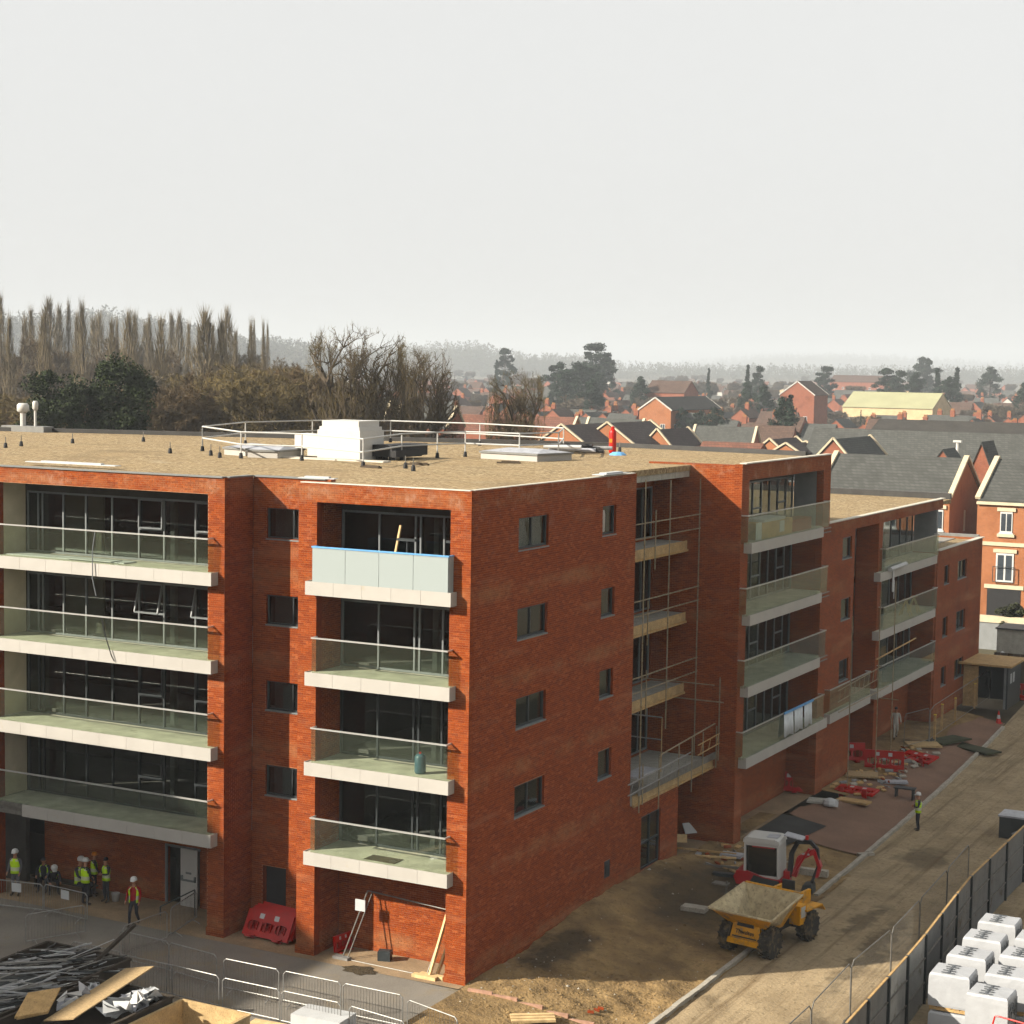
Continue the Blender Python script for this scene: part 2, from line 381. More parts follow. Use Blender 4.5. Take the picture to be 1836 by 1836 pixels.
mat('parapet_dark', (.045, .043, .04), .6, .2, 2)
mat('tube_white', (.5, .5, .48), .4, .05, 4)
mat('drum_blue', (.07, .13, .17), .4, .1, 5)
mat('stud_silver', (.50, .51, .52), .4, .2, 5, metal=.3)
# ------------------------------------------------------------------ ground
from mathutils import noise as mnoise
def rough(x, y, a, f): return a*mnoise.fractal(Vector((x*f, y*f, 3.1)), .7, 2.1, 5)
rng = random.Random(7)
def lump(x, y, s=1.0):
    return s*(math.sin(x*1.7+y*.6)*math.sin(y*1.3-x*.4)+.6*math.sin(x*3.9+1+y*2.2)*math.sin(y*4.3+2)+.35*math.sin(x*9.1+y*3)*math.sin(y*8.3-x*2))
def sheet(name, y0, y1, xl, xr, off, m, nx=12, dy=.5, z=None, kind='structure', parent=None):
    mb = MB(); ny = max(2, int((y1-y0)/dy)); vs = []; fs = []
    for j in range(ny+1):
        y = y0+(y1-y0)*j/ny; a, b = xl(y), xr(y)
        for i in range(nx+1):
            x = a+(b-a)*i/nx; vs.append((x, y, (z(x, y) if z else hgt(x))+off))
    for j in range(ny):
        for i in range(nx):
            k = j*(nx+1)+i; fs.append((k, k+1, k+nx+2, k+nx+1))
    mb.add(vs, fs); o = part(name, mb, m, parent, smooth=True)
    if kind: o['kind'] = kind
    return o
g = part('ground', MB().quad((-9000,-9000,-.72), (9000,-9000,-.72), (9000,9000,-.72), (-9000,9000,-.72)), 'grass_far'); g['kind'] = 'structure'
def kerbx(y): return 6.2-.02*max(0, y-10)-.0006*max(0, y-20)**2
E0 = (.35, -.35); e1 = gp(1045, 1836); E1 = (e1[0], e1[1])
EA = math.atan2(E1[1]-E0[1], E1[0]-E0[0])
def yedge(x): return -.02 if x < .2 else E0[1]+(E1[1]-E0[1])*(x-E0[0])/(E1[0]-E0[0])
def xedge(y):  return E0[0]+(E1[0]-E0[0])*(y-E0[1])/(E1[1]-E0[1])
sheet('pavement', -40, -.02, lambda y: -70, lambda y: min(9, max(.3, xedge(y))), 0.0, 'asphalt', 60, .6)
def soilz(x, y):
    m = .42*math.exp(-(x/1.5)**2)*min(1, max(0, (y-4)/5))*min(1, max(0, (19-y)/3))
    m += .14*math.exp(-((x-2.6)/1.6)**2-((y-1.2)/1.3)**2)
    k = min(1, max(0, (22.2-y)/1.5))
    if y < .5: k *= min(1, max(0, ((y-E0[1])*math.cos(EA)-(x-E0[0])*math.sin(EA))/.5))
    return hgt(x)+m+(lump(x, y, .03)+.05+rough(x, y, .10 if y < 5 else .06, 1.3))*k
sheet('soil', -6.2, 27.5, lambda y: max(.02, xedge(y)+.1 if y < -.3 else .02), lambda y: 6.35, 0.0, 'soil', 46, .16, soilz)
sheet('dirt_road', -14, 76, lambda y: kerbx(y)-.05, lambda y: 14.4, .015, 'road_dirt', 60, .3, lambda x, y: hgt(x)+lump(x*.6, y*.6, .012)+.02+rough(x*2.2, y*.35, .03, .9))
sheet('yard', -14, 40, lambda y: 14.3, lambda y: 40, 0, 'road_dirt', 4, 4, lambda x, y: -.62)
sheet('block_paving', 29.5, 57.5, lambda y: 1.6+.9*math.sin(min(1, (y-29.5)/10)*1.5)+.25*math.sin(y*.8), lambda y: kerbx(y)-.12, .02, 'block_paving', 8, 1)
sheet('block_paving_bay', 24.6, 29.5, lambda y: 1.3+.0*y if y > 27.4 else 2.9, lambda y: kerbx(y)-.12, .06, 'block_paving', 8, .5)
sheet('tarmac', 22.4, 27.4, lambda y: 1.15, lambda y: 2.85+.4*(y-22.4)/5, .10, 'tarmac', 4, .7)
sheet('spoil_ground', 33.4, 58, lambda y: -3, lambda y: 2.9, .0, 'soil', 24, .3, lambda x, y: hgt(x)+lump(x, y, .012)-.02)
for y0, y1, x0, x1 in ((-1.6, 5, -1.7, .3),): pass
sheet('loggia_floor', -.4, 2.6, lambda y: -70, lambda y: -.02, .012, 'loggia_paving', 4, .5)
sheet('loggia_floor', -.06, 34, lambda y: -3.2, lambda y: 1.0, .006, 'loggia_paving', 2, 4)
# kerb stones: the haul road's kerb, each stone a piece of it
kb = part('kerb', B(5.9, 6.1, .2, .5, -.9, -.62), 'concrete'); kb['kind'] = 'structure'
ks = MB().box(-.09, .09, -.45, .45, -.2, .13).mesh('kerb_stone', 'kerb')
y = -3.0
while y < 56:
    if not 10.8 < y < 17.6:
        x = kerbx(y); dx = kerbx(y+.46)-kerbx(y-.46)
        link('kerb_stone', ks, kb, (x+rng.uniform(-.012, .012), y, hgt(x)+.04+rng.uniform(-.01, .01)), (0, 0, -dx/.92+rng.uniform(-.01, .01)))
    y += .915
ed = part('path_edging', B(.5, .6, -.8, -.7, -.5, -.4), 'concrete'); ed['kind'] = 'structure'
es = MB().box(-.43, .43, -.05, .05, -.1, .06).mesh('edging_stone', 'red_edging')
a = math.atan2(E1[1]-E0[1], E1[0]-E0[0]); L = math.hypot(E1[1]-E0[1], E1[0]-E0[0])
for i in range(int(L/.88)+2):
    x = E0[0]+(i*.88+.4)*math.cos(a); y = E0[1]+(i*.88+.4)*math.sin(a); link('edging_stone', es, ed, (x, y, hgt(x)+.035), (0, 0, a))
# clods and stones lying in the soil
mb = MB(); ico = [(0,0,1),(.9,0,.1),(0,.8,.15),(-.9,.1,.05),(.1,-.9,.1),(0,0,-.8)]; icf = [(0,1,2),(0,2,3),(0,3,4),(0,4,1),(5,2,1),(5,3,2),(5,4,3),(5,1,4)]
for i in range(2600):
    y = rng.uniform(-5, 27); x = rng.uniform(max(.1, xedge(y)+.15 if y < -.3 else .1), 6.0)
    if rng.random() < .35: y = rng.uniform(-1.5, 4)
    if y < -.3 and x < xedge(y)+.1: continue
    s = rng.uniform(.015, .05)*(2.2 if rng.random() < .08 else 1); c, d = math.cos(i), math.sin(i)
    z = soilz(x, y)
    mb.add([(x+s*(p[0]*c-p[1]*d)*rng.uniform(.7, 1.3), y+s*(p[0]*d+p[1]*c), z+s*p[2]*.7) for p in ico], icf, 0 if rng.random() < .93 else 1)
part('soil_clods', mb, ['soil', 'kerb'], kind='stuff')['label'] = 'clods and small stones scattered over the bare soil beside the brick wall'
o = bpy.data.objects['soil_clods']; o['category'] = 'soil'
mb = MB()
for i in range(500):
    y = rng.uniform(-8, 50); x = rng.uniform(kerbx(y)+.2, 12.5); s = rng.uniform(.02, .06); c, d = math.cos(i), math.sin(i)
    mb.add([(x+s*(p[0]*c-p[1]*d), y+s*(p[0]*d+p[1]*c), hgt(x)+.03+s*p[2]*.6) for p in ico], icf)
o = part('road_stones', mb, 'road_dirt', kind='stuff'); tag(o, 'loose stones and crumbs of earth scattered on the dirt haul road', 'stones')

# ------------------------------------------------------------------ the brick apartment block
APT = thing('apartment_building', 'long red brick apartment block with flat gravel roof and cream balconies', 'building')
ZB = [3.27, 6.35, 9.42, 12.50]                       # undersides of the balcony slabs
HT = 16.24
def solid_iv(a0, a1, z, holes):
    iv = [(a0, a1)]
    for (h0, h1, k0, k1) in holes:
        if k0 < z < k1:
            nv = []
            for s, e in iv:
                if h1 <= s or h0 >= e: nv.append((s, e)); continue
                if h0 > s: nv.append((s, h0))
                if h1 < e: nv.append((h1, e))
            iv = nv
    return iv
NSINGLE = [0]
def brick_wall(axis, pos, sgn, a0, a1, z0, z1, holes=(), thick=.3, geo=True, m='brick_wall', single=None, parent=APT, inset=(.009, .009), name='wall'):
    zs = sorted({z0, z1, *[h[2] for h in holes if z0 < h[2] < z1], *[h[3] for h in holes if z0 < h[3] < z1]})
    mb = MB(); off = .009 if geo else 0
    o0, o1 = sorted((pos-sgn*off, pos-sgn*thick))
    for k0, k1 in zip(zs[:-1], zs[1:]):
        for s, e in solid_iv(a0, a1, (k0+k1)/2, holes):
            s2 = s+(inset[0] if s == a0 else 0); e2 = e-(inset[1] if e == a1 else 0)
            n0 = len(mb.f)
            if axis == 'Y': mb.box(s2, e2, o0, o1, k0, k1)
            else: mb.box(o0, o1, s2, e2, k0, k1)
            if geo:
                fi = {('Y', -1): 2, ('Y', 1): 4, ('X', 1): 3, ('X', -1): 5}[(axis, sgn)]
                mb.m[n0+fi] = 1
    wo = part(name, mb, ['brick_reveal', 'mortar'] if geo else [m], parent)
    if not geo: return wo
    CO, LE, J = .075, .225, .010
    V, F, A = [], [], []
    r = random.Random(int(abs(pos*100+a0*37))+3)
    nb = 0; singles = []
    for c in range(int((z1-z0)/CO)+1):
        b0 = z0+c*CO; b1 = min(b0+CO-J, z1-.001)
        if b1-b0 < .02: continue
        st = a0-(LE/2 if c % 2 else 0)
        for s, e in solid_iv(a0, a1, (b0+b1)/2, holes):
            k = math.floor((s-st)/LE)
            while st+k*LE < e:
                p = max(s, st+k*LE); q = min(e, st+k*LE+LE-J); k += 1
                if q-p < .03: continue
                val = r.random(); pr = r.uniform(0, .004)
                if single and NSINGLE[0]+len(singles) < 300 and single(p, q, b0): singles.append((p, q, b0, b1, pr)); continue
                u0, u1 = pos-sgn*.010, pos-sgn*pr
                if axis == 'Y': vs = [(p,u0,b0),(q,u0,b0),(q,u0,b1),(p,u0,b1),(p,u1,b0),(q,u1,b0),(q,u1,b1),(p,u1,b1)]
                else: vs = [(u0,p,b0),(u0,q,b0),(u0,q,b1),(u0,p,b1),(u1,p,b0),(u1,q,b0),(u1,q,b1),(u1,p,b1)]
                V += vs; A += [val]*8; o = nb*8; nb += 1
                F += [(o+4,o+5,o+6,o+7),(o,o+1,o+5,o+4),(o+2,o+3,o+7,o+6),(o+1,o+2,o+6,o+5),(o+3,o,o+4,o+7)]
    if V:
        me = bpy.data.meshes.new('brickwork'); me.from_pydata(V, [], F); me.materials.append(MT['brick'])
        at_ = me.attributes.new('bv', 'FLOAT', 'POINT'); at_.data.foreach_set('value', A)
        link('brickwork', me, wo)['kind'] = 'stuff'
    cache = {}
    for p, q, b0, b1, pr in singles:
        key = round(q-p, 3)
        if key not in cache:
            h = (q-p)/2; t = .010
            mm = MB().box(-h, h, 0, t, 0, b1-b0).mesh('brick', 'brick') if axis == 'Y' else MB().box(-t, 0, -h, h, 0, b1-b0).mesh('brick', 'brick')
            cache[key] = mm
        cc = (p+q)/2
        link('brick', cache[key], wo, (cc, pos+pr, b0) if axis == 'Y' else (pos-pr, cc, b0)); NSINGLE[0] += 1
    return wo

# front walls (facing the camera) -------------------------------------------------
brick_wall('Y', 0, -1, -6.69, 0, 0, HT, [(-5.95, -.77, -1, 15.60)], .34, single=lambda p, q, z: p > -.78 and z < 8.2)
brick_wall('Y', 0, -1, -21.6, -9.78, 0, HT, [(-20.27, -10.50, -1, 15.65)], .34)
WZ = [(4.88, 5.97), (7.95, 9.02), (11.01, 12.08), (14.06, 15.18)]
RW = [(-9.20, -7.82, a, b) for a, b in WZ]
brick_wall('Y', 1.66, -1, -9.77, -6.5, 0, HT, RW+[(-9.30, -8.28, -1, 2.30)], .3)
brick_wall('X', -9.78, 1, .01, 1.655, 0, HT, (), .34)
brick_wall('X', -5.95, 1, .345, 1.5, 0, 15.6, (), .3)
brick_wall('Y', 1.5, -1, -5.94, -.3, 0, 3.27, (), .2)
brick_wall('Y', 2.4, -1, -20.2, -10.1, 0, 3.27, [(-14.2, -12.66, -1, 2.22)], .2)
# plinth courses standing a little proud at the foot of the pillars
for x0, x1 in ((-.80, .03), (-6.72, -5.92), (-10.53, -9.75)):
    brick_wall('Y', -.03, -1, x0, x1, 0, .30, (), .36, name='plinth')
# long side wall --------------------------------------------------------------------
BW = [(3.28, 5.52, a, b) for a, b in WZ]; SW = [(9.91, 11.10, a, b) for a, b in WZ]
brick_wall('X', 0, 1, .011, 12.9, 0, HT, BW+SW+[(10.66, 11.2, .94, 1.62)], .34)
brick_wall('X', 0, 1, 12.905, 17.75, 0, 3.42, [(14.05, 15.95, .45, 2.63)], .3)
brick_wall('Y', 21.3, -1, -3.2, 1.09, 0, HT, (), .34)
brick_wall('X', -2.9, 1, 12.9, 21.29, 3.4, 15.66, [(17.4, 21.2, z+.46, z+2.7) for z in ZB], .2, geo=False)
part('wall', B(-3.1, -.34, 12.55, 12.88, 0, 15.9), 'brick_wall', APT)
part('wall', B(-3.3, -.3, 17.45, 17.75, 0, 3.4), 'brick_wall', APT)
# projecting wing
brick_wall('X', 1.09, 1, 21.31, 33.1, 0, 16.28, [(22.17, 32.05, -1, 15.58)], .34, geo=False, inset=(0.02, 0))
brick_wall('X', -.4, 1, 22.0, 32.2, 0, 3.27, [(22.3, 24.2, -1, 2.3)], .2, geo=False)
part('wall', B(-.38, .74, 32.06, 32.36, 0, 12.49), 'brick_wall', APT); part('wall', B(-.38, .74, 32.07, 32.35, 12.5, 15.55), 'render_grey', APT)
part('wall', B(-.38, .74, 21.66, 22.0, 0, 15.55), 'brick_wall', APT)
# lower range beyond the wing
CW = [(35.7, 37.2, a, b) for a, b in WZ[:3]]
brick_wall('X', .95, 1, 33.12, 37.7, 0, 12.4, CW, .3, geo=False)
brick_wall('X', 1.0, 1, 33.12, 54.2, 12.4, 12.95, (), .34, geo=False)
brick_wall('X', -.6, 1, 37.7, 42.0, 0, 12.4, (), .2, geo=False)
part('wall', B(-.5, .94, 37.4, 37.69, 0, 12.39), 'brick_wall', APT)
brick_wall('X', 1.0, 1, 41.6, 42.3, 0, 12.4, (), 1.2, geo=False, name='column')
brick_wall('X', -.4, 1, 42.3, 53.4, 0, 3.27, (), .2, geo=False)
part('wall', B(-.38, .94, 53.1, 53.4, 9.9, 12.39), 'render_grey', APT); part('wall', B(-.38, .94, 53.1, 53.39, 0, 9.89), 'brick_wall', APT)
DW = [(55.0, 56.1, a, b) for a, b in ((1.8, 2.95), (4.72, 5.9), (7.85, 8.97))]+[(58.1, 60.2, a, b) for a, b in ((1.8, 2.95), (4.72, 5.9), (7.85, 8.97))]
brick_wall('X', 1.0, 1, 53.4, 64.0, 0, 9.95, DW, .34, geo=False)
brick_wall('Y', 64.0, 1, -9, .99, 0, 9.95, (), .3, geo=False)
# inner floors and core keep the rooms dark
for z in ZB[:3]+[12.5]:
    part('floor_slab', MB().box(-60, -.35, 2.42, 12.4, z, z+.44).box(-60, -3.45, 12.4, 33, z, z+.44), 'soffit', APT)
for z in ZB[:3]:
    part('floor_slab', B(-12, -.62, 33.2, 63.6, z, z+.44), 'soffit', APT)
part('floor_slab', B(-12, -.42, 22.05, 32.0, 12.5, 12.94), 'soffit', APT)
for z in ZB[:3]: part('floor_slab', B(-3.35, -.42, 22.05, 32.0, z, z+.44), 'soffit', APT)
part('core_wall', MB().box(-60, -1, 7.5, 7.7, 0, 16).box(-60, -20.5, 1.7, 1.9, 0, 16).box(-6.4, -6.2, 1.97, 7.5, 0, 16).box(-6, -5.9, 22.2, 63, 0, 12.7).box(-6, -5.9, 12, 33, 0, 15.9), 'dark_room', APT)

# balconies -------------------------------------------------------------------------
def balcony(axis, a0, a1, op, front, back, zb, side, fas=None, glassm='balcony_glass', rail=None, step=1.2, railm='rail_steel', fasm='cream', end0=True, end1=True, label=None):
    """axis 'Y': balcony faces -Y and runs along X; axis 'X': faces +X and runs along Y.
    a0..a1 outer run, op = opening run, front/back = depth range, side = face of the wall"""
    s = -1 if axis == 'Y' else 1
    def bx(mb, p0, p1, d0, d1, z0, z1):
        d0, d1 = sorted((d0, d1))
        return mb.box(p0, p1, d0, d1, z0, z1) if axis == 'Y' else mb.box(d0, d1, p0, p1, z0, z1)
    mb = MB(); bx(mb, op[0]+.012, op[1]-.012, side+(-s)*.0, back, zb+.02, zb+.43)
    bx(mb, a0+.02, a1-.02, front-s*.025, side+s*.004, zb+.012, zb+.432)
    root = part('balcony', mb, ['deck'], APT, label=label)
    f0, f1 = fas or (a0, a1); n = max(1, round((f1-f0)/step)); w_ = (f1-f0)/n
    for i in range(n): part('fascia_panel', bx(MB(), f0+i*w_+.004, f0+(i+1)*w_-.004, front, front-s*.022, zb, zb+.46), fasm, root)
    for k, e in ((end0, a0), (end1, a1)):
        if k:
            e0, e1 = (e, e+.02) if e == a0 else (e-.02, e)
            part('fascia_panel', bx(MB(), e0, e1, front-s*.024, side+s*.006, zb, zb+.46), fasm, root)
    r0, r1 = rail or (a0+.25, a1-.13); gl = front-s*.07; n = max(1, round((r1-r0)/step)); w_ = (r1-r0)/n
    for i in range(n): part('glass_pane', bx(MB(), r0+i*w_+.008, r0+(i+1)*w_-.008, gl-.009, gl+.009, zb+.436, zb+1.60), glassm, root)
    for e in (r0, r1): part('glass_pane', bx(MB(), e-.009, e+.009, gl-s*.03, side+s*.012, zb+.436, zb+1.60), glassm, root)
    p = lambda a, d, z: (a, d, z) if axis == 'Y' else (d, a, z)
    h = MB().bar(p(r0-.02, gl, zb+1.625), p(r1+.03, gl, zb+1.625), .06, .05)
    for e in (r0, r1): h.bar(p(e, gl-s*.03, zb+1.625), p(e, side+s*.015, zb+1.625), .05, .045)
    part('handrail', h, railm, root)
    return root
FL = ['first', 'second', 'third', 'fourth']
for i, z in enumerate(ZB):
    balcony('Y', -6.14, -.5, (-5.95, -.77), -.40, 1.5, z, 0, glassm='film_glass' if i == 3 else 'balcony_glass', rail=(-5.9, -.64), railm='blue_film' if i == 3 else 'rail_steel', label='balcony with milky glass and blue taped handrail' if i == 3 else None)
    lb = balcony('Y', -18.75 if i == 0 else -21.3, -10.05, (-20.27, -10.50), -.40, 1.5, z, 0, rail=(-21, -10.26), end0=(i == 0))
    if i == 0: part('edge_channel', MB().box(-21.3, -18.8, -.36, -.30, z+.30, z+.44).box(-21.3, -18.8, -.36, -.30, z+.02, z+.14).box(-21.3, -18.8, -.30, -.02, z+.1, z+.36), 'galv_dull', lb)
    balcony('X', 21.66, 31.15 if i else 32.5, (22.17, 32.05), 1.46, -.4, z, 1.09, rail=(21.3, 32.1), end1=bool(i == 0))
    if i < 3: balcony('X', 40.9, 51.95, (42.3, 53.1), 1.36, -.4, z, 1.0, rail=(41.9, 52.4))
balcony('X', 33.2, 39.8, (37.7, 41.6), 1.36, -.55, ZB[0], 1.0, rail=(33.3, 39.9), glassm='balcony_glass')
# cream and glazed backs of the loggias ------------------------------------------------
def glazing(axis, pos_, s, al, z0, z1, fm, gm='loggia_glass', fw=.07, dp=.09, transoms=(), name='glazing', parent=APT, sill=None, wide=()):
    p = lambda mb, a0, a1, d0, d1, k0, k1: (mb.box(a0, a1, min(d0, d1), max(d0, d1), k0, k1) if axis == 'Y' else mb.box(min(d0, d1), max(d0, d1), a0, a1, k0, k1))
    mb = MB(); d0, d1 = pos_, pos_-s*dp
    p(mb, al[0], al[-1], d0, d1, z1-fw, z1); p(mb, al[0], al[-1], d0, d1, z0, z0+fw)
    for i, a in enumerate(al):
        ww = fw*(1 if i in (0, len(al)-1) else .9)
        c0 = a if i == 0 else (a-ww if i == len(al)-1 else a-ww/2)
        p(mb, c0, c0+ww, d0+s*.002, d1-s*.002, z0+fw, z1-fw)
    for (i, zt) in transoms:
        p(mb, al[i]+fw*.5, al[i+1]-fw*.5, d0+s*.003, d1, zt-fw/2, zt+fw/2)
    root = part(name, mb, fm, parent)
    for i in range(len(al)-1):
        part('pane', p(MB(), al[i]+fw*.4, al[i+1]-fw*.4, pos_-s*dp*.45, pos_-s*dp*.55, z0+fw*.6, z1-fw*.6), gm, root)
    if sill:
        part('sill', p(MB(), al[0]-.03, al[-1]+.03, pos_+s*sill, pos_-s*.02, z0-.05, z0-.002), 'sill_grey', root)
    return root
LM = [-20.2, -19.66, -19.44, -18.42, -17.32, -16.07, -14.81, -13.65, -12.22, -11.1, -10.12]
BM = [-5.93, -4.43, -3.0, -2.80, -1.89, -.32]
for i, z in enumerate(ZB):
    top = z+2.75; fm = 'frame_grey' if i > 1 else 'frame_dark'
    nxt = ZB[i+1] if i < 3 else 15.9
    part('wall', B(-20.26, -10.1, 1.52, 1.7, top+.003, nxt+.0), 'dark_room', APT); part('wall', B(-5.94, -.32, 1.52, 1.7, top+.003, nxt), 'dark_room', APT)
    gl = glazing('Y', 1.52, -1, LM, z+.44, top, fm, transoms=((6, z+1.6), (8, z+1.6)))
    gb = glazing('Y', 1.52, -1, BM, z+.44, top, fm)
    for k in (6, 8):
        a0, a1 = LM[k]+.05, LM[k+1]-.05; ti = .28 if i == 2 else .03
        mb = MB(); zt, zb_ = top-.08, z+1.65
        for q0, q1 in (((a0, zt), (a1, zt)), ((a0, zb_), (a1, zb_)), ((a0, zb_), (a0, zt)), ((a1, zb_), (a1, zt))):
            f = lambda q: (q[0], 1.50-ti*(zt-q[1])/(zt-zb_), q[1])
            mb.bar(f(q0), f(q1), .07, .05)
        part('vent_sash', mb, fm if i > 1 else 'frame_dark', gl)
    # pale inner blinds and steel columns seen through the glass
    part('inner_column', MB().box(-2.74, -2.55, 2.3, 2.5, z+.44, nxt).box(-13.9, -13.7, 2.2, 2.4, z+.44, nxt), 'concrete', APT)
    if i > 1: part('inner_wall', MB().box(-19.4, -17.4, 2.6, 2.7, z+.44, top-.1).box(-1.7, -.4, 2.2, 2.3, z+.44, top), 'cream_wall', APT)
    part('wall', B(-20.5, -20.27, .35, 1.52, z+.44, nxt), 'cream_wall', APT)
    # wing and lower range
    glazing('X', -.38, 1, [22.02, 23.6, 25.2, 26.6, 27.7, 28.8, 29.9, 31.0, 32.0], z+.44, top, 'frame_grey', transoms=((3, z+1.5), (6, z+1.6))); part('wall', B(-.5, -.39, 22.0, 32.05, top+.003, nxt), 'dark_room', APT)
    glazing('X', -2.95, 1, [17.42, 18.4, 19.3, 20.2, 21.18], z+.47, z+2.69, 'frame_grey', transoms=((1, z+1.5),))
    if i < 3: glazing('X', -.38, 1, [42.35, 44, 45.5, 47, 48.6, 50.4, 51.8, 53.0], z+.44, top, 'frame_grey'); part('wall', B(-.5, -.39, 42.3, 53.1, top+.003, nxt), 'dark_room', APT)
# windows -------------------------------------------------------------------------------
for j, (a, b) in enumerate(WZ):
    glazing('Y', 1.74, -1, [-9.19, -8.1, -7.83], a+.006, b-.004, 'frame_dark', 'window_glass', name='window', sill=.1)
    glazing('X', -.10, 1, [3.29, 4.4, 5.51], a+.006, b-.004, 'frame_dark', 'window_glass', name='window', sill=.12)
    glazing('X', -.10, 1, [9.92, 11.09], a+.006, b-.004, 'frame_dark', 'window_glass', name='window', sill=.12)
    part('inner_wall', MB().box(-1.6, -1.5, 2.6, 6.0, a-.9, b+.5).box(-1.3, -1.2, 9.3, 11.8, a-.9, b+.5).box(-9.3, -7.6, 2.35, 2.4, a-.8, b+.4), 'render_grey', APT)
    if j < 3: glazing('X', .86, 1, [35.71, 37.19], a+.006, b-.004, 'frame_dark', 'window_glass', name='window', sill=.11)
for (a0, a1, z0, z1) in DW: glazing('X', .9, 1, [a0+.01, a1-.01] if a1-a0 < 1.5 else [a0+.01, (a0+a1)/2, a1-.01], z0+.006, z1-.004, 'frame_dark', 'window_glass', name='window', sill=.12)
# open tilted sashes of the top big window, cardboard tube in the small one
w1 = [o for o in APT.children if o.name.startswith('window')][1]
mb = MB()
for a0, a1 in ((3.36, 4.34), (4.46, 5.44)):
    zt, zb_ = 15.10, 14.13; f = lambda a, z, t: (-.12-.0*t-.22*(z-zb_), a+.0*z, z)
    for q0, q1 in (((a0, zt), (a1, zt)), ((a0, zb_), (a1, zb_)), ((a0, zb_), (a0, zt)), ((a1, zb_), (a1, zt))): mb.bar(f(*q0, 0), f(*q1, 0), .07, .05)
part('tilted_sash', mb, 'frame_dark', glazing('X', -.40, 1, [3.3, 5.5], 14.07, 14.16, 'frame_dark', name='window_board'))
part('blind', B(-.32, -.3, 3.3, 5.5, 14.1, 15.1), 'white_film', APT)
o = part('rolled_insulation', MB().lathe([(.10, 14.15), (.17, 14.2), (.18, 14.8), (.15, 14.98), (.08, 15.0)], 12, (-.26, 10.25, 0)), 'cream', APT)
# ground floor doors
glazing('X', -.06, 1, [14.06, 15.0, 15.94], .46, 2.62, 'frame_dark', 'window_glass', name='door', transoms=((0, 1.5), (1, 1.5)))
part('vent_grille', MB().box(-.06, -.02, 10.67, 11.19, .95, 1.61).box(-.019, .005, 10.82, 11.04, 1.1, 1.46), 'frame_dark', APT)
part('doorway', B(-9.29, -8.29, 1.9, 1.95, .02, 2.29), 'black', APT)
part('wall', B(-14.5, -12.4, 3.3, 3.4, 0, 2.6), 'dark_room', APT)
d = part('door', B(-13.45, -12.68, 2.26, 2.32, .03, 2.2), 'white_paint', APT, label='white fire door with push bar standing beside dark doorway')
part('push_bar', MB().box(-13.4, -12.74, 2.2, 2.25, 1.0, 1.06).box(-13.4, -13.33, 2.2, 2.26, 1.0, 1.2).box(-12.8, -12.73, 2.2, 2.26, 1.0, 1.2), 'sill_grey', d)
part('letter_plate', B(-13.2, -12.95, 2.24, 2.258, 1.27, 1.34), 'sill_grey', d)
part('door_frame', MB().box(-14.26, -14.18, 2.36, 2.44, 0, 2.22).box(-14.26, -12.62, 2.36, 2.44, 2.16, 2.24), 'frame_grey', APT)
rl = MB().bar((-13.3, .9, .35), (-12.2, 1.5, 1.0), .04).bar((-12.2, 1.5, 0), (-12.2, 1.5, 1.0), .04).bar((-13.3, .9, 0), (-13.3, .9, .35), .04)
part('stair_rail', rl, 'frame_dark', APT)
# recess beside the wing: floors, plywood edge shutters, top beam
for i, z in enumerate(ZB):
    x1 = -1.3 if i else .12; y0 = 12.92
    bl = part('balcony', MB().box(-2.88, x1-.05, y0, 21.28, z+.02, z+.4), 'concrete', APT, label='unfinished balcony slab edged with plywood boards')
    yy = y0
    while yy < 21.2:
        y2 = min(yy+1.75, 21.28)
        part('edge_board', B(x1-.048, x1-.02, yy+.006, y2-.006, z+.02, z+.44), 'plywood', bl); yy = y2
    part('edge_bearer', B(x1-.016, x1+.05, y0, 21.26, z-.02, z+.07), 'timber', bl)
part('beam', B(-2.6, -1.3, 12.7, 21.28, 15.67, 16.16), 'concrete', APT)
for yy in (14.2, 15.5, 16.9, 18.3, 19.7): part('beam_joint', B(-1.299, -1.294, yy, yy+.02, 15.68, 16.15), 'galv_dull', APT)

# roof ------------------------------------------------------------------------------------
rp = [(-70, .05), (-9.8, .05), (-9.8, 1.7), (-6.67, 1.7), (-6.67, .05), (-.05, .05), (-.05, 12.88), (-1.25, 12.88), (-1.25, 21.32), (1.05, 21.32), (1.05, 33.0), (-.14, 33.0), (-11.3, 34.6), (-31.8, 29.3), (-46, 25.2), (-70, 18.3)]
mb = MB(); mb.prism(rp, 2, 15.93, 16.17); rf = part('roof', mb, 'roof_gravel', APT)
def cope(pts, z, m, wd=.26, h=.05, parent=rf, dz=0):
    for p, q in zip(pts[:-1], pts[1:]): part('coping', MB().bar((*p, z), (*q, z+dz), wd, h), m, parent)
cope([(-70, .08), (-9.86, .08)], 16.262, 'coping'); cope([(-9.86, .2), (-9.86, 1.6)], 16.256, 'coping'); cope([(-9.75, 1.74), (-6.7, 1.74)], 16.25, 'coping')
cope([(-6.62, .1), (-.05, .1)], 16.25, 'coping_pale', .22, .03); cope([(-.1, .2), (-.1, 12.8)], 16.25, 'coping_pale', .2, .03)
cope([(1.0, 21.6), (1.0, 33.0)], 16.30, 'coping_pale', .3); cope([(-.1, 33.0), (-11.3, 34.6), (-31.8, 29.3), (-46, 25.2), (-70, 18.3)], 16.27, 'parapet_dark', .3, .24)
part('roof', B(-13, .95, 33.1, 56.2, 12.6, 12.8), 'roof_gravel', APT); part('roof', B(-13, .9, 53.3, 63.8, 9.6, 9.82), 'roof_gravel', APT)
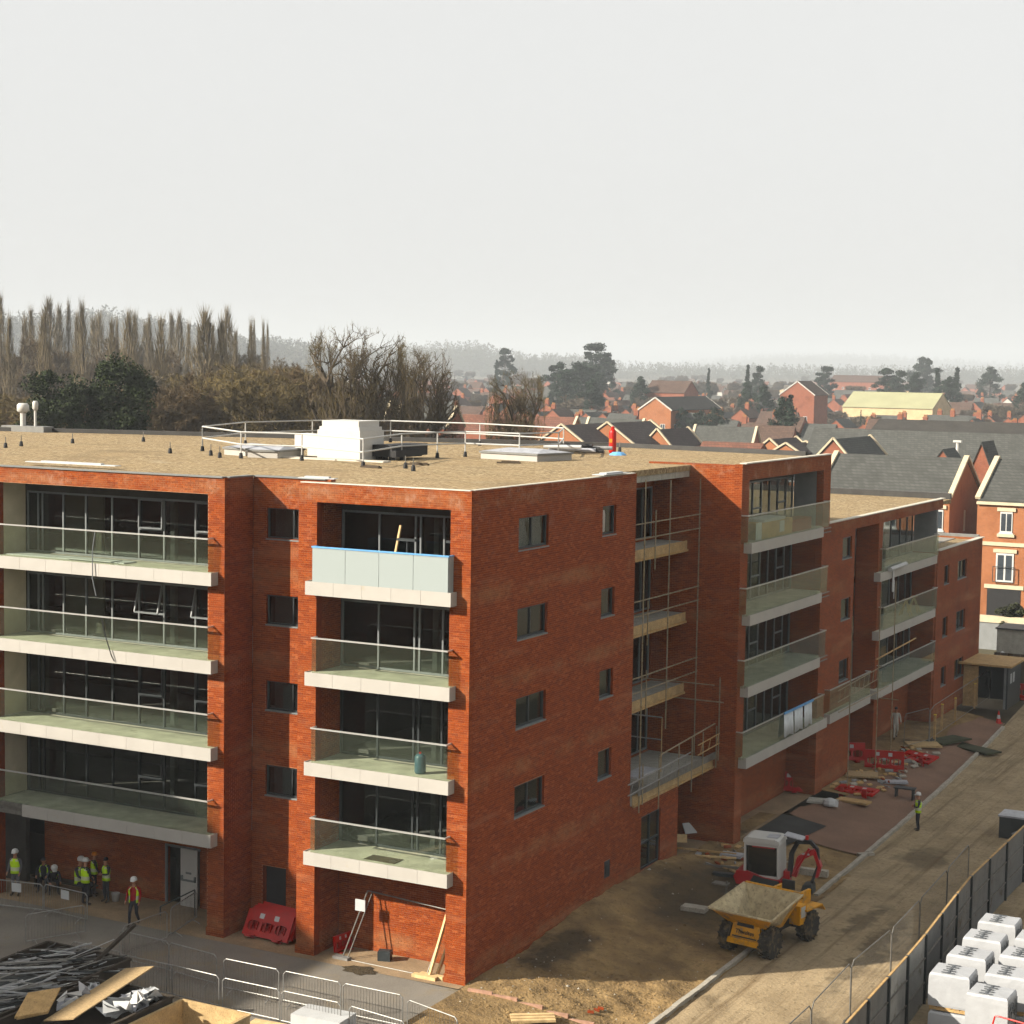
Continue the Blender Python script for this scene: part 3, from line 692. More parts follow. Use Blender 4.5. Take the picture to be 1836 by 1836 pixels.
cope([(.95, 33.1), (.95, 54.3)], 12.98, 'coping_pale', .3); cope([(.9, 56.3), (-13, 56.3)], 12.98, 'parapet_dark', .3, .34); cope([(.95, 53.5), (.95, 64.0)], 9.99, 'coping_pale', .34); cope([(.8, 63.9), (-9, 63.9)], 9.98, 'coping', .3, .3)
# ------------------------------------------------------------------ things on the roof
RZ = 16.17
def onroof(x, y): return onZ(RZ, x, y)
# ventilation unit: stepped white housing
b1 = onroof(645, 826); lx, ly = 2.15, 1.9
t = thing('ventilation_unit', 'big white stepped ventilation housing on the gravel roof', 'vent unit', (b1[0], b1[1], RZ+.03), 0)
part('base', B(-lx, 0, 0, ly, 0, 1.22), 'white_paint', t); part('upper_tier', B(-lx+.06, -.07, .06, ly-.06, 1.22, 1.36), 'white_paint', t)
part('lid', B(-lx+.14, -.16, .14, ly-.14, 1.36, 1.62), 'white_paint', t)
part('side_duct', B(-lx-.9, -lx-.01, ly*.3, ly*.85, .05, .95), 'white_paint', t); part('duct_cover', B(-lx-1.7, -lx-.91, ly*.4, ly*.9, .35, .98), 'white_paint', t)
part('black_box', MB().box(.02, 1.0, ly*.5, ly+2.0, .12, .62).box(1.0, 1.2, ly*.5, ly+1.2, .1, .4), 'black', t)
part('walkway_slab', B(-lx-1.6, 1.6, -.7, -.1, -.04, .03), 'coping_pale', t)
for x in (.15, .45, .8): part('foot', B(x, x+.12, ly*.55, ly*.7, -.03, .12), 'black', t)
# low rooflights and other boxes
def rooflight(p0, p1, p2, lab):
    a, b, c = onroof(*p0), onroof(*p1), onroof(*p2); an = math.atan2((b-a)[1], (b-a)[0]); L = np.linalg.norm((b-a)[:2]); W = min(2.4, np.linalg.norm((c-b)[:2]))
    t = thing('rooflight', lab, 'rooflight', (a[0], a[1], RZ), an, 'low rooflights on the gravel roof')
    part('upstand', B(0, L, 0, W, 0, .26), 'cream', t); part('frame', B(-.06, L+.06, -.06, W+.06, .262, .34), 'coping', t)
    part('glazing', MB().add([(0,0,.345),(L,0,.345),(L,W,.345),(0,W,.345),(L*.2,W*.5,.5),(L*.8,W*.5,.5)], [(0,1,5,4),(1,2,5),(2,3,4,5),(3,0,4)]), 'sheet_grey', t)
rooflight((444, 820), (500, 822), (520, 813), 'low grey rooflight left of the white ventilation housing')
rooflight((402, 815), (440, 818), (455, 810), 'low grey rooflight nearest the left end of the roof guard rail')
rooflight((862, 822), (963, 828), (985, 820), 'long low rooflight between the white housing and the red gas bottle')
# rubber-footed guard posts with rails
def rail_post(p, h, tilt=0, i=0):
    q = onroof(*p)
    return q
foot = MB().lathe([(.09, 0), (.09, .05), (.07, .22), (.03, .24)], 10).mesh('foot', 'black')
pin = MB().cyl((0, 0, .2), (0, 0, .5), .02, n=6).mesh('pin', 'galv_dull')
sing = [(10, 803), (38, 800), (130, 795), (257, 792), (305, 813), (363, 809), (378, 817), (394, 821), (727, 840), (741, 845), (1111, 810)]
for i, p in enumerate(sing):
    q = onroof(*p); t = thing('roof_anchor', 'small black anchor stub standing in the roof gravel, %s from left' % ORD[i], 'roof anchor', (q[0], q[1], RZ), 0, 'black anchor stubs in the roof gravel')
    link('foot', foot, t); link('pin', pin, t)
g = thing('guard_rail', 'silver tube guard rail around the rooflights on flat roof', 'guard rail')
front = [onroof(*p) for p in ((363, 809), (432, 822), (541, 826), (651, 838), (720, 825), (784, 821), (834, 819), (931, 823), (1001, 820))]
back = [onroof(*p) for p in ((363, 809), (440, 798), (560, 793), (700, 793), (860, 799), (1010, 809), (1001, 820))]
def railrun(pts, hs):
    for a, b in zip(pts[:-1], pts[1:]):
        for h in hs: part('rail', MB().cyl((a[0], a[1], RZ+h), (b[0], b[1], RZ+h), .036, n=6), 'tube_white', g)
    for q in pts:
        part('post', MB().cyl((q[0], q[1], RZ+.1), (q[0], q[1], RZ+1.15), .03, n=6), 'tube_white', g)
        link('foot', foot, g, (q[0], q[1], RZ))
railrun(front, (.6, 1.12)); railrun(back, (.6, 1.12))
# gas bottle, sheet rolls, flue, loose sheets
q = onroof(1098, 812)
t = thing('gas_bottle', 'tall red gas bottle standing near the far roof edge', 'gas bottle', (q[0], q[1], RZ))
part('cylinder', MB().lathe([(.14, 0), (.17, .03), (.175, .1), (.175, .95), (.15, 1.07), (.09, 1.14)], 16), 'gas_red', t, True)
part('collar', MB().lathe([(.075, 1.13), (.085, 1.16), (.085, 1.25), (.05, 1.27)], 12), 'gas_red', t); part('print', B(-.1, .06, -.178, -.174, .5, .68), 'orange_plastic', t)
q = onroof(1108, 816); tag(part('blue_sack', MB().lathe([(.0, .16), (.25, .14), (.38, .05), (.42, 0)], 9), 'blue_film'), 'crumpled pale blue sack lying beside the red gas bottle', 'sack').location = (q[0], q[1], RZ)
a, b = onroof(985, 812), onroof(1090, 815)
t = thing('membrane_rolls', 'heap of black and grey roofing membrane rolls left of the gas bottle', 'rolls', (0, 0, 0))
for k in range(6):
    f0 = rng.uniform(0, .3); f1 = rng.uniform(.6, 1); o = rng.uniform(-.6, .8)
    part('roll', MB().cyl(a+(b-a)*f0+[o, o, .12+.05*k], a+(b-a)*f1+[o*.6, o, .14+.05*k], .09, n=8), ['black', 'sheet_grey', 'black', 'dirty_grey', 'sheet_white', 'black'][k], t)
q = onroof(50, 774)
t = thing('flue_vents', 'pair of white flue vents on a dark kerb at left roof edge', 'flue', (q[0], q[1], RZ))
part('kerb', B(-1.6, 1.5, -.4, .4, 0, .32), 'coping', t)
for x, r_, h in ((-.35, .34, 1.15), (.55, .16, 1.3)):
    part('pipe', MB().cyl((x, 0, .3), (x, 0, h), r_*.45, n=10), 'white_paint', t); part('cowl', MB().lathe([(r_*.6, h-.1), (r_, h), (r_, h+.32), (r_*.7, h+.42)], 12, (x, 0, 0)), 'white_paint', t, True)
for k, (p, L, wd, lab) in enumerate((((130, 832), 4.4, .35, 'white strip of roofing felt curling over the left roof edge'), ((1095, 850), 2.2, .5, 'white membrane offcut at the right roof edge by the concrete beam'), ((570, 858), 1.4, .3, 'pale board end lying on the roof edge above the recess'))):
    q = onZ(16.3, *p); t = part('membrane_strip', MB().box(-L/2, L/2, -wd/2, wd/2, 0, .03).box(-L/3, L/3, -wd/3, wd/4, .03, .08), 'sheet_white'); t.location = q; t.rotation_euler = (0, 0, (0, PI/2, .1)[k]); tag(t, lab, 'membrane')
for k, p in enumerate(((665, 839), (748, 834), (912, 831))):
    q = onroof(*p); t = part('timber_offcut', MB().box(-.5, .5, -.09, .09, 0, .07).box(-.3, .45, -.05, .04, .07, .11), 'bark'); t.location = q; t.rotation_euler = (0, 0, -.2+k*.3); tag(t, 'dark timber offcut on the gravel, %s from left in front of the guard rail' % ORD[k], 'offcut', 'dark offcuts on the roof')

# ------------------------------------------------------------------ scaffold in the recess beside the wing
t = thing('scaffold', 'rusty tube scaffold with ladder beams on the recess balconies', 'scaffold')
def tb(p, q, m='scaffold', r_=.027, name='tube'): part(name, MB().cyl(p, q, r_, n=6), m, t)
X1 = .25
for yy, z0, z1 in ((13.2, 3.0, 16.0), (18.0, 5.4, 15.7), (21.2, 3.6, 15.6)):
    tb((X1-1.0 if yy != 13.2 else X1, yy, z0), (X1-1.0 if yy != 13.2 else X1, yy, z1))
tb((-.6, 16.2, 12.2), (-.6, 16.2, 14.6)); tb((-.6, 15.6, 6.4), (-.6, 15.6, 8.2)); tb((-.6, 15.6, 9.2), (-.6, 15.6, 11))
for z in ZB[1:]:
    for h in (1.0, 1.6): tb((-.75, 12.7, z+h), (-.75, 21.9, z+h))
for yy in (13.4, 15.0, 17.0, 18.4, 19.6, 21.1):
    tb((.3, yy, 2.8 if yy in (15.0, 18.4) else 3.3), (.3, yy, 4.9 if yy < 16 else 5.1))
tb((.3, 15.0, 4.95), (.3, 20.9, 5.25)); tb((.36, 21.2, 3.6), (.36, 21.2, 7.2))
for z in (7.2, 6.3): tb((-2.4, 19.2 if z > 7 else 20.3, z), (.9, 19.2 if z > 7 else 20.3, z)); tb((-2.6, 15.4, z-.8), (.2, 15.4, z-.8), 'galv')
tb((.2, 15.4, 4.2), (.2, 15.4, 6.4), 'timber', .02)
def ladder(p, q, h, n, m, name='ladder_beam', par=None):
    p, q = np.array(p, float), np.array(q, float); mb = MB()
    mb.cyl(p, q, .024, n=6).cyl(p+[0, 0, h], q+[0, 0, h], .024, n=6)
    for i in range(n):
        a = p+(q-p)*(i+.3)/n; b = p+(q-p)*(i+.55)/n; mb.cyl(a, b+[0, 0, h], .018, n=5)
    return part(name, mb, m, par)
ladder((.36, 11.9, 3.95), (.36, 18.1, 4.1), .42, 8, 'galv', par=t); ladder((.36, 18.9, 4.25), (.36, 21.6, 4.35), .42, 3, 'timber', par=t)
part('netting', B(.27, .285, 13.0, 21.2, 3.7, 4.0), 'galv_dull', t)
part('loose_sheet', MB().box(-.6, .1, 13.3, 15.3, 4.3, 4.36), 'sheet_grey', t)
t = thing('scaffold', 'rusty scaffold poles and ladder beam in front of the recess beyond the wing', 'scaffold')
for yy, x, z1 in ((34.6, 1.9, 8.4), (38.9, 2.0, 9.2), (41.2, 2.1, 9.5)): tb((x, yy, hgt(x)), (x, yy, z1))
ladder((1.6, 33.6, 4.3), (1.6, 40.6, 4.5), .55, 9, 'scaffold', par=t); tb((1.7, 39.5, 5.6), (1.9, 46.0, 5.9), 'timber', .04); tb((1.8, 33.2, 3.9), (1.8, 41.5, 3.95)); tb((.9, 41.3, 3.3), (2.4, 41.3, 3.3))
for z in (12.5, 9.42, 6.35):
    for h in (.12, .30): tb((1.2, 31.2, z+h), (1.2, 33.0, z+h), 'galv_dull', .03)
# protective sheet over the wing's lowest balcony, insulation boards behind glass of its top balcony
t = thing('plastic_sheet', 'pale plastic sheet draped over the lowest balcony rail of the wing', 'sheet')
for k in range(3):
    y0 = 26.2+k*1.35; vs = []; fs = []
    for j in range(9):
        for i in range(3): vs.append((1.50+.03*math.sin(j*1.9+k)+.02*i, y0+1.22*j/8, 4.92-.02*j/8-[0, .55, 1.05][i]-.05*math.sin(j)))
    for j in range(8):
        for i in range(2): fs.append((j*3+i, j*3+i+1, j*3+i+4, j*3+i+3))
    s_ = part('sheet_strip', MB().add(vs, fs), 'white_film', t, True)
    s_.modifiers.new('thick', 'SOLIDIFY').thickness = .012
    part('blue_tape', B(1.49, 1.56, y0, y0+1.24, 4.90, 4.99), 'blue_film', s_)
t = thing('insulation_stack', 'torn insulation packs stacked behind the top balcony glass of the wing', 'insulation')
part('pack', B(.3, 1.15, 23.2, 27.6, 12.94, 13.65), 'timber', t); part('wrapping', MB().box(.28, 1.17, 23.9, 26.6, 13.655, 13.78).box(1.152, 1.17, 22.9, 23.6, 12.95, 13.7).box(1.152, 1.17, 25.9, 26.5, 13.1, 13.6), 'sheet_white', t); part('brick_pack', B(.4, 1.1, 27.7, 30.4, 12.94, 13.5), 'brick_wall', t)
t = thing('packing_wrap', 'torn white wrapping hanging from the upper balcony edge of the lower range', 'wrapping'); part('roll', MB().cyl((1.45, 42.3, 9.95), (1.45, 45.2, 10.0), .12, n=8), 'sheet_white', t); part('tatter', MB().box(1.4, 1.43, 42.9, 43.2, 8.7, 9.9).box(1.4, 1.42, 43.2, 43.3, 8.3, 9.3), 'sheet_white', t)
for y in (44.5, 46.1): t = thing('step_trestle', 'small pale trestle behind the glass of the middle far balcony, %s' % ('nearer' if y < 45 else 'farther'), 'trestle', (.7, y+3.6, 6.8), 0, 'trestles on the far balcony'); part('legs', MB().bar((-.3, -.2, 0), (0, 0, .9), .04).bar((.3, -.2, 0), (0, 0, .9), .04).bar((-.3, .3, 0), (0, .1, .9), .04).bar((.3, .3, 0), (0, .1, .9), .04), 'timber_pale', t); part('top', B(-.15, .15, -.2, .3, .88, .92), 'timber_pale', t)
# items in the front balconies
t = thing('water_drum', 'blue water drum standing on the second balcony deck of the corner bay', 'drum', (-1.95, .25, ZB[1]+.44)); part('body', MB().lathe([(.16, 0), (.19, .05), (.19, .55), (.15, .62), (.06, .66)], 14), 'drum_blue', t, True); part('cap', MB().cyl((0, 0, .66), (0, 0, .72), .04), 'gas_red', t)
for k, (x, y, lab) in enumerate(((-3.3, .5, 'upright grey tool stand behind the milky glass, left'), (-1.6, .8, 'upright grey tool stand behind the milky glass, right'))):
    t = thing('tool_stand', lab, 'stand', (x+.6, y, ZB[3]+.44)); part('pole', MB().cyl((0, 0, 0), (0, 0, 1.5), .035), 'frame_dark', t); part('head', B(-.35, .35, -.1, .1, 1.5, 1.58), 'frame_dark', t); part('base', B(-.3, .3, -.2, .2, 0, .05), 'frame_dark', t)
t = thing('timber_prop', 'pale timber prop leaning at the back of the milky balcony', 'timber'); part('prop', MB().bar((-3.2, .2, ZB[3]+.44), (-3.2, .9, ZB[3]+2.4), .07), 'timber_pale', t)
t = part('offcut_board', B(-3.9, -2.7, -.1, .5, ZB[0]+.435, ZB[0]+.45), 'bark'); tag(t, 'dark board lying on the lowest balcony deck of the corner bay', 'board')
t = part('white_board', MB().box(-20, -14.4, .2, .9, ZB[3]+.436, ZB[3]+.47).box(-17, -14.9, .1, .7, ZB[3]+.47, ZB[3]+.5), 'sheet_white'); tag(t, 'white sheet lying on the top balcony deck at left', 'sheet')
# heap of hoses hanging
t = part('hose', MB().tube([(-15.2, -.42, 14.1), (-15.3, -.44, 13.4), (-15.25, -.5, 12.4), (-15.1, -.48, 11.8)], .02), 'frame_grey'); tag(t, 'thin hose hanging over the top left balcony glass', 'hose')
t = part('hose', MB().tube([(-14.9, -.42, 11.0), (-14.7, -.46, 10.4), (-14.4, -.48, 9.7), (-14.3, -.44, 9.5)], .02), 'black'); tag(t, 'dark cable hanging over the second balcony glass from top at left', 'hose')
# ------------------------------------------------------------------ steel crowd barriers in front
def barrier_proto():
    t = thing('crowd_barrier', 'x', 'barrier', (0, 0, 0), 0, 'steel crowd barriers in front of the block')
    W, H = 1.08, 1.1; r_ = .019
    fr = [(-W, 0, .16), (-W, 0, H-.1), (-W+.1, 0, H), (W-.1, 0, H), (W, 0, H-.1), (W, 0, .16), (-W, 0, .16)]
    part('frame', MB().tube(fr, r_), 'galv', t)
    mb = MB()
    for i in range(1, 20): mb.cyl((-W+i*2*W/20, 0, .16), (-W+i*2*W/20, 0, H-.01), .0075, n=4)
    part('infill_bars', mb, 'galv_dull', t, kind='stuff')
    for x in (-.75, .75): part('foot', MB().tube([(x, -.28, 0), (x, -.22, .06), (x, 0, .14), (x, .22, .06), (x, .28, 0)], .016), 'galv', t)
    return t
BP = barrier_proto(); first = True
rowA = [(-10.1, -3.93, -.05), (-7.9, -4.15, -.12), (-5.35, -4.43, 0), (-3.0, -4.45, 0), (-.75, -4.46, 0), (1.6, -4.85, -.28), (3.8, -5.6, -.35)]
rowB = [(-10.7, -5.6, -.03), (-8.5, -5.8, 0), (-6.6, -5.83, -.05), (-4.25, -5.95, 0), (-2.0, -5.98, 0), (.5, -6.2, -.15)]
for k, (x, y, rz) in enumerate(rowA):
    lab = 'steel crowd barrier, %s from left in the row nearer the block' % ORD[k]
    if first: o = BP; o.location = (x, y, hgt(x)); o.rotation_euler = (0, 0, rz); o['label'] = lab; first = False
    else: dup(BP, (x, y, hgt(x)), rz, lab)
for k, (x, y, rz) in enumerate(rowB): dup(BP, (x, y, hgt(x)), rz, 'steel crowd barrier, %s from left in the row by the skips' % ORD[k])
# the run that turns back towards the doorway, and those in front of the workers
for k, (p, q) in enumerate((((225, 1716), (295, 1690)), ((296, 1690), (362, 1645)))):
    a, b = gp(*p), gp(*q); m = (a+b)/2; dup(BP, m, math.atan2((b-a)[1], (b-a)[0]), ('steel crowd barrier turning back towards the white door, nearer one', 'steel crowd barrier turning back towards the white door, one by the pillar')[k])
for k, (p, q) in enumerate((((2, 1625), (80, 1634)), ((90, 1634), (166, 1652)))):
    a, b = gp(*p), gp(*q); m = (a+b)/2; m[1] -= .3
    o = dup(BP, m, math.atan2((b-a)[1], (b-a)[0]), ('steel crowd barrier with paper notice in front of the seated workers, left one', 'steel crowd barrier with paper notice in front of the seated workers, right one')[k])
    part('notice', B(-.2, .2, -.035, -.03, .72, 1.05), 'sheet_white', o)
a, b = gp(112, 1690), gp(200, 1640)
dup(BP, (-14.6, -3.2, 0), 1.1, 'steel crowd barrier standing edge-on behind the metal filled skip')
# red plastic pedestrian barriers -----------------------------------------------------------
def red_barrier(name='plastic_barrier'):
    W, H = 1.0, 1.0; t = thing(name, 'x', 'barrier', (0, 0, 0), 0, 'red plastic pedestrian barriers')
    mb = MB(); D = .05
    mb.box(-W, W, -D, D, 0.62, H); mb.box(-W, W, -D, D, .08, .26)
    for x0, x1 in ((-W, -.86), (-.36, -.27), (.27, .36), (.86, W)): mb.box(x0, x1, -D*.98, D*.98, .26, .62)
    for c in (-.61, 0, .61):
        for s in (-.12, .12): mb.box(c+s-.02, c+s+.02, -D*.6, D*.6, .26, .62)
        for s in (-1, 1):
            for z0, z1 in ((.26, .34), (.54, .62)): mb.add([(c+s*.25, -D*.97, z0 if z0 < .3 else z1), (c+s*.25, -D*.97, z1 if z0 < .3 else z0), (c+s*.14, -D*.97, z0 if z0 < .3 else z1), (c+s*.25, D*.97, z0 if z0 < .3 else z1), (c+s*.25, D*.97, z1 if z0 < .3 else z0), (c+s*.14, D*.97, z0 if z0 < .3 else z1)], [(0,1,2),(3,5,4),(1,4,5,2),(0,2,5,3)])
    part('panel', mb, 'red_plastic', t)
    for x in (-.6, .6): part('foot', MB().box(x-.12, x+.12, -.26, .26, 0, .05).box(x-.05, x+.05, -.06, .06, .05, .1), 'red_plastic', t)
    for x in (-.35, .3): part('reflector', MB().box(x-.1, x+.1, -D-.004, -D-.001, .72, .9), 'sheet_white', t)
    return t
RP = red_barrier(); used = False
def place_red(loc, rz, lab, tilt=0, roll=0):
    global used
    o = RP if not used else copy_tree(RP); used = True
    o.location = tuple(map(float, loc)); o.rotation_euler = (tilt, roll, rz); o['label'] = lab; return o
for k in range(5):
    place_red((-8.35+.03*k+.05*math.sin(k*2), .45+.17*k, .02+.015*k), -.05+.05*math.sin(k*3), 'red plastic barrier leaning in the stack between brick pillars, %s from front' % ORD[k], -.50+.03*k, .02*math.sin(k*5))
place_red(gp(1402, 1420), .25, 'red plastic barrier leaning on the brick wall under the wing', -.25)
q = gp(1585, 1380); place_red(q, .2, 'red plastic barrier standing upright on the paving beyond the wing', 0)
q = gp(1635, 1368); place_red(q+[0, 0, .1], -.4, 'red plastic barrier fallen flat beside the upright one', -1.3)
q = gp(1530, 1372); place_red(q+[-.6, .6, 0], .5, 'red plastic barrier in shade under the scaffold beyond the wing', -.1)
q = gp(1528, 1425); place_red(q+[0, 0, .06], -.1, 'red plastic barrier lying flat on debris by the wing corner', -1.45)
q = gp(1818, 1252); place_red(q, -.1, 'red plastic barrier standing beside the far end of the road', 0)
q = gp(614, 1698); o = place_red((-5.4, 1.0, 0), 1.45, 'red plastic barrier end against the loggia side wall', -.1); o.scale = (.45, .8, .6)
# heras panels along the haul road ---------------------------------------------------------
def mesh_fence():
    t = thing('mesh_fence_panel', 'x', 'fence', (0, 0, 0), 0, 'steel mesh fence panels along the haul road')
    W, H = 1.72, 2.0
    part('frame', MB().tube([(-W, 0, .1), (-W, 0, H-.18), (-W+.18, 0, H), (W-.18, 0, H), (W, 0, H-.18), (W, 0, .1)], .021).cyl((-W, 0, .25), (W, 0, .25), .015), 'galv_dull', t)
    mb = MB()
    for i in range(1, 44): mb.cyl((-W+i*2*W/44, 0, .25), (-W+i*2*W/44, 0, H), .0018, n=3)
    for i in range(1, 9): mb.cyl((-W, 0, .25+i*.2), (W, 0, .25+i*.2), .0018, n=3)
    part('wire_mesh', mb, 'galv_dull', t, kind='stuff')
    part('foot_block', B(-W-.3, -W+.3, -.11, .11, 0, .14), 'rubber', t)
    return t
HP = mesh_fence(); pts = [(11.66, -6.9), (11.66, -3.25), (11.66, .4), (11.5, 4.8), (11.62, 8.9), (11.5, 12.85), (11.3, 17.4), (11.1, 21.5)]
for k, (a, b) in enumerate(zip(pts[:-1], pts[1:])):
    lab = 'steel mesh fence panel along the haul road, %s from the front' % ORD[k]; c = ((a[0]+b[0])/2, (a[1]+b[1])/2, -.6); rz = math.atan2(b[1]-a[1], b[0]-a[0]); s_ = math.hypot(b[0]-a[0], b[1]-a[1])/3.5
    if k == 0: HP.location = c; HP.rotation_euler = (0, 0, rz); HP['label'] = lab; HP.scale = (s_, 1, 1)
    else: dup(HP, c, rz, lab, scale=(s_, 1, 1))
for k, (p, q) in enumerate((((1620, 1345), (1665, 1335)), ((1665, 1335), (1775, 1255)))):
    a, b = gp(*p), gp(*q); c = (a+b)/2; dup(HP, (c[0], c[1], c[2]), math.atan2((b-a)[1], (b-a)[0]), ('steel mesh fence panel standing crosswise behind the worker in pale overalls', 'steel mesh fence panel leading to the dark entrance shelter')[k], 'steel mesh fences by the entrance shelter', (np.linalg.norm(b-a)/3.5, 1, 1))
t = thing('mesh_fence_panel', 'steel mesh fence panel leaning inside the ground floor of the corner bay', 'fence')
part('frame', MB().tube([(-4.95, .25, .02), (-4.55, 1.2, 2.2), (-1.35, 1.25, 2.0), (-1.55, .15, .02), (-4.95, .25, .02)], .024).cyl((-4.75, .25, .02), (-4.35, 1.2, 2.2), .02), 'galv_dull', t); part('sign', B(-4.85, -4.45, .88, .9, 1.55, 1.95), 'sheet_white', t); part('foot', MB().box(-5.25, -4.65, .1, .35, 0, .1), 'galv', t)
for k, (x, y) in enumerate(((-1.15, .35), (-.98, .55))):
    t = thing('timber_prop', 'pale timber post leaning behind the corner pillar, %s' % ('outer' if k == 0 else 'inner'), 'timber'); part('post', MB().bar((x-.25, y-.3, 0), (x+.05, y+.5, 2.3-.5*k), .09), 'timber_pale', t); part('foot', MB().box(x-.8, x+.1, y-.5, y-.3, 0, .12), 'timber_pale', t)
q = gp(690, 1722); t = thing('concrete_block', 'dark concrete block on the paving in front of the corner bay', 'block', q, .3); part('body', MB().box(-.22, .22, -.16, .16, 0, .34), 'frame_dark', t); part('cap', B(-.17, .17, -.12, .12, .341, .36), 'frame_dark', t)
q = gp(645, 1740); o = part('wet_patch', MB().add([(.62*math.cos(k/18*2*PI)*(1+.2*math.sin(k*2.3)), .42*math.sin(k/18*2*PI)*(1+.22*math.cos(k*1.7)), 0) for k in range(18)], [tuple(range(18))]), 'soil_damp'); o.location = (q[0], q[1], .016); o['kind'] = 'structure'
# ------------------------------------------------------------------ steel hoarding between the road and the yard
hp = [(13.38, -8.6), (13.38, -6.35), (13.38, -4.1), (13.38, -1.8), (13.32, .5), (13.26, 2.8), (13.2, 5.1), (13.1, 7.6), (12.95, 10.2), (12.8, 12.8), (12.66, 15.4), (12.66, 18.2), (12.67, 21.0), (12.68, 24.1), (12.7, 27), (12.7, 30)]
for k, (a, b) in enumerate(zip(hp[:-1], hp[1:])):
    L = math.hypot(b[0]-a[0], b[1]-a[1]); rz = math.atan2(b[1]-a[1], b[0]-a[0])
    t = thing('hoarding_panel', 'grey corrugated hoarding panel beside the wrapped pallets, %s from the front' % ORD[k], 'hoarding', (a[0], a[1], -.62), rz, 'corrugated hoarding panels along the yard')
    m = 'hoarding_pale' if k in (5, 6) else 'hoarding'
    nC = 22; prof = []
    for i in range(nC*4+1):
        x = .1+(L-.1)*i/(nC*4); prof.append((x, (-.02, .0, .02, .0)[i % 4] if True else 0))
    mb = MB(); 
    for z0, z1 in ((.02, .8), (.83, 1.62), (1.65, 2.38)):
        vs = []; n_ = len(prof)
        for z in (z0, z1): vs += [(x, y, z) for x, y in prof]
        part('sheet', MB().add(vs, [(i, i+1, n_+i+1, n_+i) for i in range(n_-1)]), m, t)
    part('post', MB().box(-.02, .09, -.09, .05, 0, 2.42), 'frame_dark', t); part('cap_rail', B(.09, L, -.035, .035, 2.385, 2.42), 'timber', t)
    for z in (.815, 1.635): part('rail', B(.09, L-.02, -.06, .045, z-.014, z+.014), 'galv_dull', t)
# ------------------------------------------------------------------ pallets of wrapped blocks
HH = text_mesh('H+H', .46, 'print_grey')
def pallet(lab, x, y, z, rz=0, seed=0):
    r = random.Random(seed); t = thing('wrapped_pallet', lab, 'pallet', (x, y, z), rz, 'white wrapped block pallets in the yard')
    W, D, H = .62, .54, 1.04
    mb = MB()
    for yy in (-.46, 0, .46): mb.box(-W+.03, W-.03, yy-.05, yy+.05, 0, .1)
    for k in range(5): mb.box(-W+.03+k*.25, -W+.21+k*.25, -D+.01, D-.01, .1, .13)
    part('pallet_base', mb, 'timber', t)
    n = 7; vs = []; fs = []
    def sq(u, v, zz, bul): return (u*W*(1+bul), v*D*(1+bul), zz)
    rings = [(.13, .0), (.2, .02), (.55, .03), (.95, .02), (H+.06, .0), (H+.13, -.06)]
    for zz, bl in rings:
        for e in range(4):
            for i in range(n):
                f = -1+2*i/n; u, v = [(f, -1), (1, f), (-f, 1), (-1, -f)][e]
                j = r.uniform(-.006, .006); vs.append(sq(u, v, zz+r.uniform(-.005, .005), bl+j))
    m_ = 4*n
    for a in range(len(rings)-1):
        for i in range(m_): fs.append((a*m_+i, a*m_+(i+1) % m_, (a+1)*m_+(i+1) % m_, (a+1)*m_+i))
    vs.append((0, 0, H+.135)); c = len(vs)-1; a = (len(rings)-1)*m_
    for i in range(m_): fs.append((a+i, a+(i+1) % m_, c))
    part('wrapped_load', MB().add(vs, fs), 'wrap', t)
    link('lettering', HH, t, (-.05, .0, H+.155), (0, 0, PI/2), (1.0, 1.25, 1))
    link('lettering', HH, t, (W+.045, .0, .72), (PI/2, 0, PI/2), (1.0, 1.5, 1))
    return t
seed = 0
cols = [14.82, 16.35, 17.9]
for ci, x in enumerate(cols):
    for ri in range(4 if ci == 0 else (5 if ci == 1 else 3)):
        yy = 4.55+ri*2.05+(.35 if ci == 1 else (-.6 if ci == 2 else 0))-(1.6 if ci == 1 else 0)
        for lv in range(2):
            seed += 1
            if lv == 0 and ri > 1 and ci == 0 and False: continue
            pallet('white wrapped block pallet, %s tier, %s from front, %s row from hoarding' % (('lower', 'upper')[lv], ORD[ri], ORD[ci]), x+rng.uniform(-.04, .04), yy+rng.uniform(-.05, .05), -.61+lv*1.21, rng.uniform(-.04, .04)+.0, seed)
t = thing('red_tube_frame', 'red tube frame in front of the wrapped pallets at bottom right', 'frame'); a = at(1780, 1836, 50.5); b = at(1784, 1822, 50.5); c = at(1836, 1835, 50); part('tube', MB().tube([a-[0, 0, 1.6], a, b, b+(c-b)*.15+[0, 0, .02], c, c+(c-b)*1.2], .025), 'gas_red', t)
t = thing('rope_bundle', 'dark hose loop and pale sack behind the wrapped pallets', 'bundle', (15.9, 15.3, -.6)); part('sack', MB().lathe([(.5, 0), (.75, .2), (.75, .8), (.5, 1.1), (.1, 1.2)], 10, (1.2, 0, 0)), 'cream', t); part('hose', MB().tube([(.1, 0, .2), (0, 0, .9), (.25, .1, 1.35), (.6, .1, 1.4), (.8, .2, 1.0)], .05), 'black', t); part('timber', B(.4, 2.2, -.5, .4, .0, .25), 'timber_pale', t)
q = gp(1812, 1500); t = thing('tool_chest', 'dark box under a grey sheet on the road by the hoarding', 'box', (q[0]+.3, q[1], -.6)); part('box', B(-.7, .9, -.6, .6, 0, 1.0), 'frame_dark', t); part('cover', MB().box(-.75, .95, -.65, .65, 1.002, 1.08).bar((-.1, -.7, .3), (.9, -.66, .9), .06), 'sheet_grey', t)
